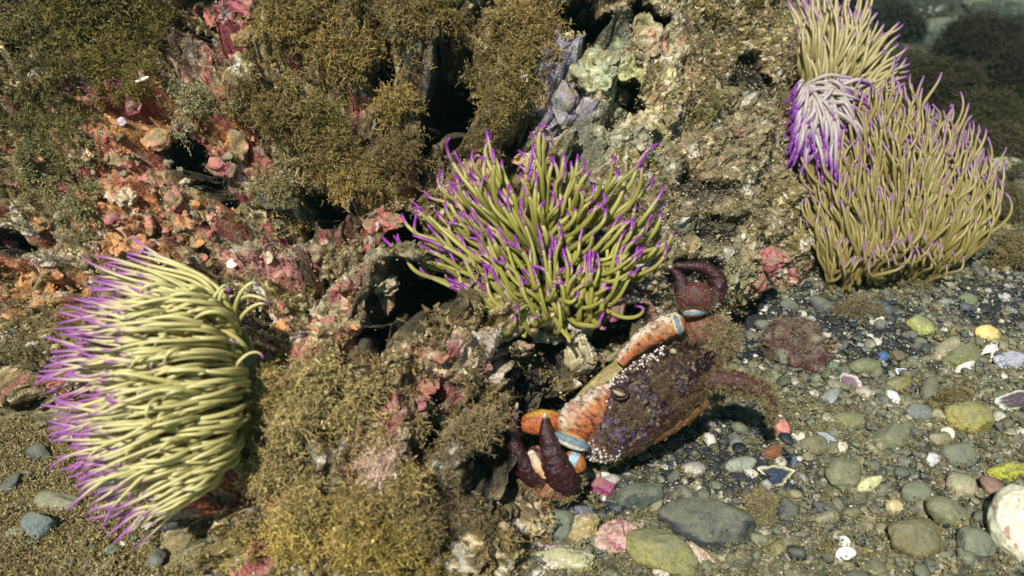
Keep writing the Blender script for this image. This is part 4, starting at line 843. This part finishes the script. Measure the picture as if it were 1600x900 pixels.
# middle: open crown around a brown mouth disc
def g_mid(i):
    a = U(0, 2 * math.pi); rr = U(.10, 1.0) ** .8; cx, cy = 846, 412
    r0 = np.array([cx + math.cos(a) * 122 * rr, cy + math.sin(a) * 98 * rr, 20 + 22 * (1 - rr)])
    rad = np.array([math.cos(a), math.sin(a) * .9, 0]); L = U(52, 135) * (.75 + .3 * rr)
    if math.sin(a) > .3: L *= .88
    upb = np.array([0, -1, 0]) * U(.15, .75)
    e = r0 + rad * L * U(.45, .95) + upb * L * (.75 if math.sin(a) > .3 else .7) + [Nn(0, 10) , 0, U(-10, 75)]
    if math.cos(a) < -.3: e += [-18, -6, 0]
    if math.sin(a) > .0 and i % 5 < 3:
        r0 = np.array([cx + math.cos(a) * 105 * rr, cy + 14 + math.sin(a) * 98 * rr, 34]); dn = np.array([-.32 + math.cos(a) * .75 + Nn(0, .16), -U(.35, 1.0), 0]); L = U(65, 135)
        e = r0 + dn * L + [0, 0, U(15, 60)]; return [r0, r0 + [math.cos(a) * 20, 10, 36], e - dn * L * .4 + [Nn(0, 10), 4, 12], e], U(.85, 1.1)
    c1 = r0 + rad * L * .42 + np.array([Nn(0, 6), 12, U(15, 45)]); c2 = e - (upb * .8 + rad * .35) * L * .4 + [Nn(0, 10), 4, U(5, 30)]
    e[0] = np.clip(e[0], 612, 1042); e[1] = np.clip(e[1], 206, 528)
    return [r0, c1, c2, e], U(.85, 1.15)
d_ = hit(858, 408, 'rock')[2] - .02
mid = anemone('bright olive green anemone with violet tips open in the middle of the rock', g_mid, 330, (858, 408), d_, (.18, .17, .03), (.43, .40, .11), (.36, .05, .46), 4.5, brx=100, bry=80, colr=(.035, .032, .016), tipstart=.92, tl=18, wob_a=1.5)
disc = blob('mouth_disc', 862, 380, 32, 20, 10, (.08, .06, .03), parent=mid, d=d_ - .024, m=M_CRUST, c2=(.16, .12, .06), rough=.5, cn=6)
vd = np.array([v_.co[:] for v_ in disc.data.vertices]) + ORG[mid.name]; ORG[disc.name] = ORG[mid.name]; jd = rng.integers(0, len(vd), 90)
V, Q, CC = scatter(vd[jd], np.tile(-FW, (90, 1)), rng.uniform(.002, .005, 90), 'gran', (.15, .12, .06)); o = mesh_obj('debris', V, Q, M_ALGA, parent=disc, col=CC, smooth=False); o['kind'] = 'stuff'
# big right one
def g_big(i):
    y = U(-.95, 1); q = math.sqrt(max(0, 1 - y * y)); xx = U(-1, 1)
    cx = 1392 + 14 * y; wdt = 116 * (.55 + .45 * math.cos((y - .05) * 1.25)) + 8
    if y > .55: wdt *= 1 - (y - .55) * .55; cx -= (y - .55) * 90
    x0 = cx + xx * wdt; y0 = 340 + y * 122 - 18 * (1 - xx * xx) + xx * xx * 10 - (xx > 0) * 20 * y + (y < 0) * max(xx, 0) * 42
    z0 = 10 + 62 * math.sqrt(max(0, 1 - xx * xx * .95)) * (.45 + .55 * math.sqrt(max(0, 1 - y * y * .8)))
    r0 = np.array([x0, y0, z0 - 20]); L = U(62, 125)
    lean = xx * .26 + Nn(0, .15); e = r0 + [math.sin(lean) * L, -math.cos(lean) * L * U(.8, 1), U(0, 34)]
    if y > .75 and U(0, 1) < .55: e = r0 + [Nn(0, 16), -L * .45, 45]
    c1 = r0 + [xx * 10 + Nn(0, 8), -L * .28, 16]; c2 = e + [Nn(0, 11), L * .36, U(-5, 14)]
    return [r0, c1, c2, e], U(.8, 1.15)
d_ = min(hit(1400, 440, 'ground')[2], .9) - .01
anemone('largest anemone, dense upright olive tentacles with purple tips on the right', g_big, 760, (1398, 345), d_, (.20, .155, .04), (.40, .33, .14), (.23, .10, .28), 3.4, tl=9, brx=112, bry=98, tipstart=.86, colr=(.13, .11, .05))
# top one
def g_top(i):
    t = U(0, 1)
    if t < .45:
        r0 = np.array([U(1245, 1320), U(95, 165), U(0, 30)]); L = U(70, 140); lean = (r0[0] - 1275) / 100 * .5 + Nn(0, .12)
    else:
        r0 = np.array([U(1285, 1340), U(110, 190), U(5, 40)]); L = U(55, 105); lean = .85 + Nn(0, .28) + (r0[1] - 165) / 90
    e = r0 + [math.sin(lean) * L, -math.cos(lean) * L, U(-5, 25)]; e[0] = min(e[0], 1400)
    return [r0, r0 + [Nn(0, 6), -L * .2, 28], e + [-math.sin(lean) * L * .4 + Nn(0, 7), L * .3 * math.cos(lean), 10], e], U(.85, 1.1)
anemone('smallest looking anemone at the top edge, fanning up and right from the rock edge', g_top, 170, (1300, 150), .93, (.25, .20, .07), (.42, .36, .20), (.26, .09, .37), 3.8, tl=13, brx=42, bry=52, tipstart=.86, rmax=100)
# middle-right one with white lilac tentacles hanging over
def g_lil(i):
    y = U(0, 1); r0 = np.array([1262 + U(-22, 30), 150 + U(-14, 40), U(5, 30)]); a = R(U(-10, 145)) if i % 5 else R(U(90, 190)); L = U(48, 105) * (1.05 - .45 * (i % 5 == 0))
    dirn = np.array([math.cos(a) * .85, math.sin(a) * 1.0, 0]); e = r0 + dirn * L + [0, 6, U(-4, 14)]; e[0] = max(e[0], 1225)
    return [r0, r0 + [dirn[0] * L * .2, -14 + dirn[1] * L * .2, 34], e - [dirn[0] * L * .25, 22, -26], e], U(.9, 1.1)
anemone('whitish lilac anemone drooping over the rock edge between the two olive ones', g_lil, 150, (1272, 172), .875, (.30, .27, .20), (.46, .38, .44), (.30, .08, .44), 3.8, brx=34, bry=34, colr=(.2, .18, .13), tl=22, tipstart=.78)

# ------------------------------------------------------------------ crab
DB = .63; CO = W(1010, 625, DB)
crab = empty('crab', CO - np.array([0, 0, .04])); tag(crab, 'dark purple crab with orange arms raising its claws below the middle anemone', 'crab')
ax_a = RT * .81 + UP * .59 + FW * .12; ax_a /= np.linalg.norm(ax_a)
ax_b = -RT * .56 + UP * .80; ax_b -= ax_a * (ax_b @ ax_a); ax_b /= np.linalg.norm(ax_b)
ax_c = np.cross(ax_a, ax_b); ax_c = ax_c if ax_c @ FW < 0 else -ax_c
pxs = DB / F
def dome(A, B, H, off, nr=90, na=240, e=2.3, teeth=0.0):
    r_, a_ = np.meshgrid(np.linspace(0, 1, nr) ** .8, np.linspace(0, 2 * math.pi, na, endpoint=False), indexing='ij')
    rg = 1 + teeth * (np.abs(np.sin(a_ * 13)) - .5) * sst(.75, 1, r_)
    ca, sa = np.cos(a_), np.sin(a_); pw = 2 / e
    x = np.sign(ca) * np.abs(ca) ** pw * r_ * rg * A; y = np.sign(sa) * np.abs(sa) ** pw * r_ * rg * B; z = H * (1 - r_ ** 2.4) ** .62
    return x + off[0], y + off[1], z + off[2], r_, a_
def shellpart(name, A, B, H, off, colfn, teeth=0., bumpy=5.):
    x, y, z, r_, a_ = dome(A, B, H, off, teeth=teeth); L = np.stack([x, y, z], -1).reshape(-1, 3)
    nb = fbm(L, .03, 3, 401); nf = fbm(L, .12, 3, 405, .6); L[:, 2] += (nb - .5) * bumpy * 2.4 + (nf - .5) * bumpy * 1.2 * (r_.ravel() < .98)
    Pw = CO + (ax_a * L[:, :1] + ax_b * L[:, 1:2] + ax_c * L[:, 2:3]) * pxs
    n, m = r_.shape; q = np.arange(n * m).reshape(n, m); rr_ = np.roll(q, -1, axis=1)
    Q = np.stack([q[:-1], rr_[:-1], rr_[1:], q[1:]], -1).reshape(-1, 4)
    return mesh_obj(name, Pw, Q, M_SHELL, parent=crab, col=colfn(L, r_.ravel(), nb, nf)), Pw, L, r_.ravel()
def ccol(L, r, nb, nf):
    c = np.tile(c3(.018, .006, .008), (len(L), 1)); c = mixc(c, (.075, .045, .13), sst(.53, .62, nf) * sst(20, -90, L[:, 0]) * .8)
    c = mixc(c, (.07, .022, .010), sst(-15, -62, L[:, 1])); c = mixc(c, (.20, .16, .08), sst(.62, .68, fbm(L, .2, 3, 409)) * .6)
    c = mixc(c, (.16, .08, .05), sst(-88, -118, L[:, 0])); return c
car, CP, CLc, Cr = shellpart('carapace', 132, 60, 52, (0, 0, 0), ccol, .05, 7)
def bcol(L, r, nb, nf):
    c = np.tile(c3(.26, .21, .09), (len(L), 1)); c = mixc(c, (.40, .30, .12), sst(.5, .6, nf)); return mixc(c, (.13, .055, .02), sst(20, -30, L[:, 1]))
shellpart('underside', 136, 64, 26, (-8, 12, -22), bcol, 0, 3)
# pearly grains along the front rim
Vs, Ts, Cs = [], [], []; b0 = 0
for i in range(420):
    a = R(U(60, 225)); r = 1.0 - abs(Nn(0, .09)); ca, sa = math.cos(a), math.sin(a); pw = 2 / 2.3
    x = np.sign(ca) * abs(ca) ** pw * r * 132; y = np.sign(sa) * abs(sa) ** pw * r * 60; j = np.argmin((CLc[:, 0] - x) ** 2 + (CLc[:, 1] - y) ** 2)
    v, f = I2; s = U(1.0, 2.5) * pxs; Vs.append(v * s + CP[j] + ax_c * s * .3); Ts.append(f + b0); b0 += len(v); Cs.append(np.tile(c3(.62, .55, .52) * U(.6, 1.15), (len(v), 1)))
o = mesh_obj('rim_grains', np.concatenate(Vs), None, M_SHELL, parent=car, col=np.concatenate(Cs), T=np.concatenate(Ts)); o['kind'] = 'stuff'
# eyes
def cpt(px_, py_, lift=0): return W(px_, py_, DB - lift)
D_ = DB - .027
def ring(name, px_, py_, rr0, tr, d, c, parent, sq=.8, rot=0):
    a = np.linspace(0, 2 * math.pi, 29); s = d / F; X_ = np.cos(a) * rr0; Y_ = np.sin(a) * rr0 * sq; ro = R(rot)
    p = W(px_, py_, d) + RT * ((X_ * math.cos(ro) - Y_ * math.sin(ro)) * s)[:, None] + UP * ((X_ * math.sin(ro) + Y_ * math.cos(ro)) * s)[:, None]
    V, Q, T = tube(p, np.full(29, tr * s), 8, cap=False); return mesh_obj(name, V, Q, M_SHELL, parent=parent, col=np.tile(c, (len(V), 1)))
eye = blob('eye', 968, 612, 11, 7, 7, (.42, .37, .22), parent=crab, d=D_ - .002, rot=-20, rough=.02, grad=lambda v, c: mixc(mixc(c, (.05, .035, .015), sst(-.15, .1, v[:, 1])), (.02, .01, .012), sst(.6, .9, v[:, 1])), I=I4)
ring('eye_socket', 968, 613, 13, 2.2, D_, (.03, .012, .016), crab, rot=-20)
eye2 = blob('eye', 1052, 549, 6, 5, 6, (.30, .26, .14), parent=crab, d=D_ + .012, rot=-20, rough=.02)
# fuzz and grit on the shell
m_ = (Cr < .97); j = np.where(m_ & (fbm(CLc, .035, 3, 455) > .48))[0]; j = rng.choice(j, 560)
V, Q, CC = scatter(CP[j], np.tile(ax_c, (len(j), 1)), rng.uniform(4, 9, len(j)) * pxs, 'gran', c3(.10, .06, .03) * rng.uniform(.3, 1.4, (len(j), 1)), tipc=(.26, .18, .09))
o = mesh_obj('algae_film', V, Q, M_ALGA, parent=car, col=CC, smooth=False); o['kind'] = 'stuff'
def limb(name, pts, rad, c0, c1=None, parent=crab, k=32, n=90, bump=.2, colfn=None, sq=1., d0=DB, label=None):
    """pts: (px, py, lift toward the camera in px)"""
    pts = np.array(pts, float); t = np.linspace(0, len(pts) - 1, n); p = cr(pts, t); r = cr(np.asarray(rad, float)[:, None], t)[:, 0]
    Pw = CO + RT * ((p[:, 0] - 1010) * pxs)[:, None] - UP * ((p[:, 1] - 625) * pxs)[:, None] - FW * (p[:, 2] * pxs)[:, None]
    V, Q, T = tube(Pw, np.maximum(r, .4) * pxs, k, sq=sq); tt = np.append(np.repeat(np.linspace(0, 1, n), k), [1, 0])
    aa = np.append(np.tile(np.linspace(0, 2 * math.pi, k, endpoint=False), n), [0, 0])
    ctr = np.concatenate([np.repeat(Pw, k, axis=0), Pw[-1:], Pw[:1]]); nd = V - ctr
    V = V + nd * ((fbm(V, 260, 3, 411) - .5) * 2 * bump)[:, None]
    cc = mixc(np.tile(np.asarray(c0, float), (len(V), 1)), c1 if c1 is not None else c0, sst(.0, 1, tt))
    if colfn is not None: cc = colfn(V, tt, aa, cc, nd)
    o = mesh_obj(name, V, Q, M_SHELL, parent=parent, col=cc, T=T)
    ORG[o.name] = ORG[crab.name]
    if label: o['label'] = label
    return o, V, nd
def hairs(parent, V, nd, n, s, kind='hair', c=(.22, .17, .08), tip=(.42, .35, .2)):
    nn = nd / (np.linalg.norm(nd, axis=1, keepdims=True) + 1e-9); ok_ = np.where(nn @ FW < .55)[0]; j = rng.choice(ok_, n)
    V_, Q_, C_ = scatter(V[j], nn[j], s * pxs * rng.uniform(.6, 1.3, n), kind, np.asarray(c) * rng.uniform(.5, 1.4, (n, 1)), tipc=tip)
    ORG[parent.name] = ORG[crab.name]
    o = mesh_obj('bristles', V_, Q_, M_ALGA, parent=parent, col=C_, smooth=False); o['kind'] = 'stuff'
DKP = (.07, .012, .022); ORA = (.40, .14, .04); WHT = (.60, .52, .40); BLU = (.13, .19, .22)
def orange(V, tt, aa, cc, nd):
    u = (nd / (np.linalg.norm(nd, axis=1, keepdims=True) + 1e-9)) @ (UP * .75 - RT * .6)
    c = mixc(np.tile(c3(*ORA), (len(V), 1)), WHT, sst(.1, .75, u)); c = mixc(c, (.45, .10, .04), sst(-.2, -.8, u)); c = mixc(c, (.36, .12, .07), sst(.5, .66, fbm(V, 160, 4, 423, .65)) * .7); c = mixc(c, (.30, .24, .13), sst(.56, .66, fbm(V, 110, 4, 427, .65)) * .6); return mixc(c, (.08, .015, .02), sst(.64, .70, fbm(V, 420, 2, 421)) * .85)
def dark(V, tt, aa, cc, nd):
    c = mixc(np.tile(c3(.028, .006, .011), (len(V), 1)), (.07, .016, .012), sst(.5, .62, fbm(V, 250, 3, 431)) * .6)
    c = mixc(c, WHT, sst(.90, .97, tt)); return c
# lower left claw arm
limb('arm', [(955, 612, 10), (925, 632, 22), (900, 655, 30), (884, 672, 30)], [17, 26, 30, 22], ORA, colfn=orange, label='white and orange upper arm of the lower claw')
blob('joint_membrane', 893, 689, 30, 12, 14, BLU, parent=crab, d=DB - .030, rot=-22, rough=.02, I=I4, label='pale blue arm joint',
     grad=lambda v, c: mixc(mixc(c, (.70, .68, .58), sst(-.1, -.5, v[:, 1])), (.66, .34, .12), np.maximum(sst(.55, .85, v[:, 1]), sst(-.72, -.9, v[:, 1]))))
blob('joint_membrane', 897, 722, 20, 16, 12, (.34, .12, .03), parent=crab, d=DB - .024, rot=-30, rough=.05, I=I4, label='blue and brown lower arm joint',
     grad=lambda v, c: mixc(c, (.30, .42, .50), sst(.2, .0, v[:, 0]) * sst(-.7, -.5, v[:, 0])))
blob('wrist', 846, 660, 36, 20, 20, (.38, .10, .025), parent=crab, d=DB - .012, rot=5, rough=.08, I=I4, c2=(.20, .03, .03), cn=7, thr=.62, label='orange spotted wrist behind the claw',
     grad=lambda v, c: mixc(c, (.52, .28, .05), sst(.45, .8, v[:, 1])))
palm = blob('palm', 866, 728, 50, 24, 22, (.07, .02, .02), parent=crab, d=DB - .012, rot=-28, rough=.10, I=I4, c2=(.07, .015, .025), cn=2.5, label='dark purple palm of the lower claw',
            grad=lambda v, c: mixc(c, (.62, .40, .22), sst(.50, .75, v[:, 1]) * sst(.35, -.1, v[:, 0])))
ORG[palm.name] = ORG[crab.name]
limb('fixed_finger', [(842, 742, 40), (818, 716, 56), (804, 684, 62), (801, 652, 62), (808, 622, 58)], [19, 16, 11.5, 7.5, 1.8], DKP, colfn=dark, parent=palm)
limb('movable_finger', [(884, 748, 40), (868, 720, 62), (858, 692, 72), (851, 664, 74), (848, 636, 70)], [22, 23, 17, 10.5, 2], DKP, colfn=dark, parent=palm)
limb('finger_ridge', [(828, 696, 52), (838, 712, 64), (850, 732, 64)], [5, 9, 5], WHT, (.6, .35, .15), parent=palm, label='cream hinge between the fingers')
ov, vv2, nd2 = limb('claw_base', [(900, 735, 20), (872, 752, 30), (838, 742, 34), (818, 716, 36)], [16, 24, 22, 12], (.16, .06, .05), (.34, .16, .08)); hairs(ov, vv2, nd2, 200, 9, 'gran')
# upper claw
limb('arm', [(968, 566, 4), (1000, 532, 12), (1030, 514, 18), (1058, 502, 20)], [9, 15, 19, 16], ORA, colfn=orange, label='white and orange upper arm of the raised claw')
blob('joint_membrane', 1058, 508, 8, 16, 11, BLU, parent=crab, d=DB - .014, rot=18, rough=.02, I=I4, label='pale blue elbow of the raised claw', grad=lambda v, c: mixc(c, (.72, .66, .5), sst(.3, .7, np.abs(v[:, 0]))))
ov, vv2, nd2 = limb('wrist', [(1072, 522, 6), (1095, 515, 8), (1118, 522, 0), (1135, 545, -12)], [18, 26, 26, 18], (.16, .06, .035), (.09, .055, .035), label='algae covered wrist of the raised claw'); hairs(ov, vv2[vv2.shape[0] // 3:], nd2[vv2.shape[0] // 3:], 320, 9, 'gran')
blob('joint_membrane', 1085, 489, 19, 6.5, 12, BLU, parent=crab, d=DB - .018, rot=4, rough=.02, I=I4, label='pale blue joint under the raised palm', grad=lambda v, c: mixc(mixc(c, (.55, .12, .05), sst(-.3, -.8, v[:, 1])), (.72, .58, .36), sst(.3, .7, v[:, 1])))
palm2 = blob('palm', 1087, 464, 32, 25, 22, (.075, .02, .015), parent=crab, d=DB - .016, rot=-8, rough=.12, I=I4, c2=(.08, .016, .02), cn=3, label='red brown palm of the raised claw')
ORG[palm2.name] = ORG[crab.name]
limb('fixed_finger', [(1066, 468, 30), (1060, 452, 34), (1056, 436, 34), (1048, 424, 30), (1036, 419, 24)], [14, 13, 9, 5, 2], (.12, .025, .02), colfn=dark, parent=palm2)
limb('movable_finger', [(1108, 468, 28), (1116, 445, 32), (1106, 426, 36), (1084, 417, 38), (1058, 416, 36), (1040, 418, 30)], [15, 13, 10, 8, 5.5, 2], DKP, colfn=dark, parent=palm2)
limb('finger_ridge', [(1080, 440, 30), (1088, 452, 36), (1098, 460, 34)], [3, 5, 3], WHT, (.5, .25, .15), parent=palm2, label='cream hinge of the raised claw')
# fuzz and pale grains on both claws
for pr_, n_ in ((palm, 130), (palm2, 90), (ov, 60)):
    vv_ = np.array([v_.co[:] for v_ in pr_.data.vertices]) + ORG[crab.name]; ct_ = vv_.mean(0); nn_ = vv_ - ct_; nn_ /= np.linalg.norm(nn_, axis=1, keepdims=True)
    ok_ = np.where((nn_ @ FW < .1) & (nn_ @ UP < .35))[0]; jj = rng.choice(ok_, n_)
    V, Q, CC = scatter(vv_[jj], nn_[jj], rng.uniform(3, 7, n_) * pxs, 'gran', c3(.12, .09, .05) * rng.uniform(.4, 1.4, (n_, 1)), tipc=(.34, .28, .17))
    ORG[pr_.name] = ORG[crab.name]; o = mesh_obj('algae_film', V, Q, M_ALGA, parent=pr_, col=CC, smooth=False); o['kind'] = 'stuff'
    jj = rng.choice(np.where(nn_ @ FW < .3)[0], n_); grains('pale_grains', vv_[jj], nn_[jj], .0003, .0007, None, parent=pr_)
# walking legs
def leg(pts, rad, c, n, s, lab=None, c1=None):
    o, v, nd = limb('leg', pts, rad, c, c1 or c, label=lab, bump=.2); hairs(o, v, nd, n, s)
leg([(880, 745, -20), (800, 715, -10), (775, 660, 4), (768, 610, 8), (762, 572, 2)], [14, 15, 13, 10, 3], (.20, .045, .035), 420, 13, 'hairy reddish leg standing up left of the lower claw')
leg([(860, 755, -10), (790, 735, -10), (745, 700, -4), (722, 655, -2)], [14, 14, 11, 4], (.12, .05, .03), 420, 15, 'bristly brown leg reaching left')
leg([(880, 740, 0), (852, 765, 14), (838, 795, 18), (824, 825, 12), (818, 850, 0)], [12, 16, 16, 10, 3], (.17, .045, .025), 260, 9, 'hairy red brown leg pointing down')
leg([(1085, 600, 0), (1125, 592, 18), (1165, 600, 22), (1190, 612, 18), (1204, 636, 8), (1207, 662, -4)], [12, 17, 17, 13, 9, 4], (.06, .016, .017), 420, 8, 'hairy purple red leg folded out to the right')
leg([(1105, 628, -8), (1060, 656, 2), (1015, 682, 6), (968, 704, 0)], [10, 13, 12, 9], (.15, .06, .02), 60, 6, 'orange brown leg tucked under the lower edge of the shell')
leg([(1120, 560, -14), (1140, 545, -12), (1150, 510, -14)], [14, 14, 8], (.09, .06, .04), 160, 9, 'fuzzy brown leg hidden behind the raised claw')

# ------------------------------------------------------------------ water haze
bm = bmesh.new(); bmesh.ops.create_cube(bm, size=1)
for v_ in bm.verts: v_.co = Vector((v_.co.x * 84, v_.co.y * 84, (v_.co.z + .5) * 4.4 - 1.6))
hm = bpy.data.meshes.new('haze'); bm.to_mesh(hm); bm.free(); hz = bpy.data.objects.new('haze', hm); COL.objects.link(hz); hz['kind'] = 'stuff'; hz['label'] = 'greenish sea water haze'
m = bpy.data.materials.new('sea water'); m.use_nodes = True; n = m.node_tree.nodes; n.remove(n['Principled BSDF'])
pv = n.new('ShaderNodeVolumePrincipled'); pv.inputs['Density'].default_value = .035; pv.inputs['Color'].default_value = (.14, .55, .50, 1); pv.inputs['Anisotropy'].default_value = .4
m.node_tree.links.new(pv.outputs[0], n['Material Output'].inputs['Volume']); hm.materials.append(m)
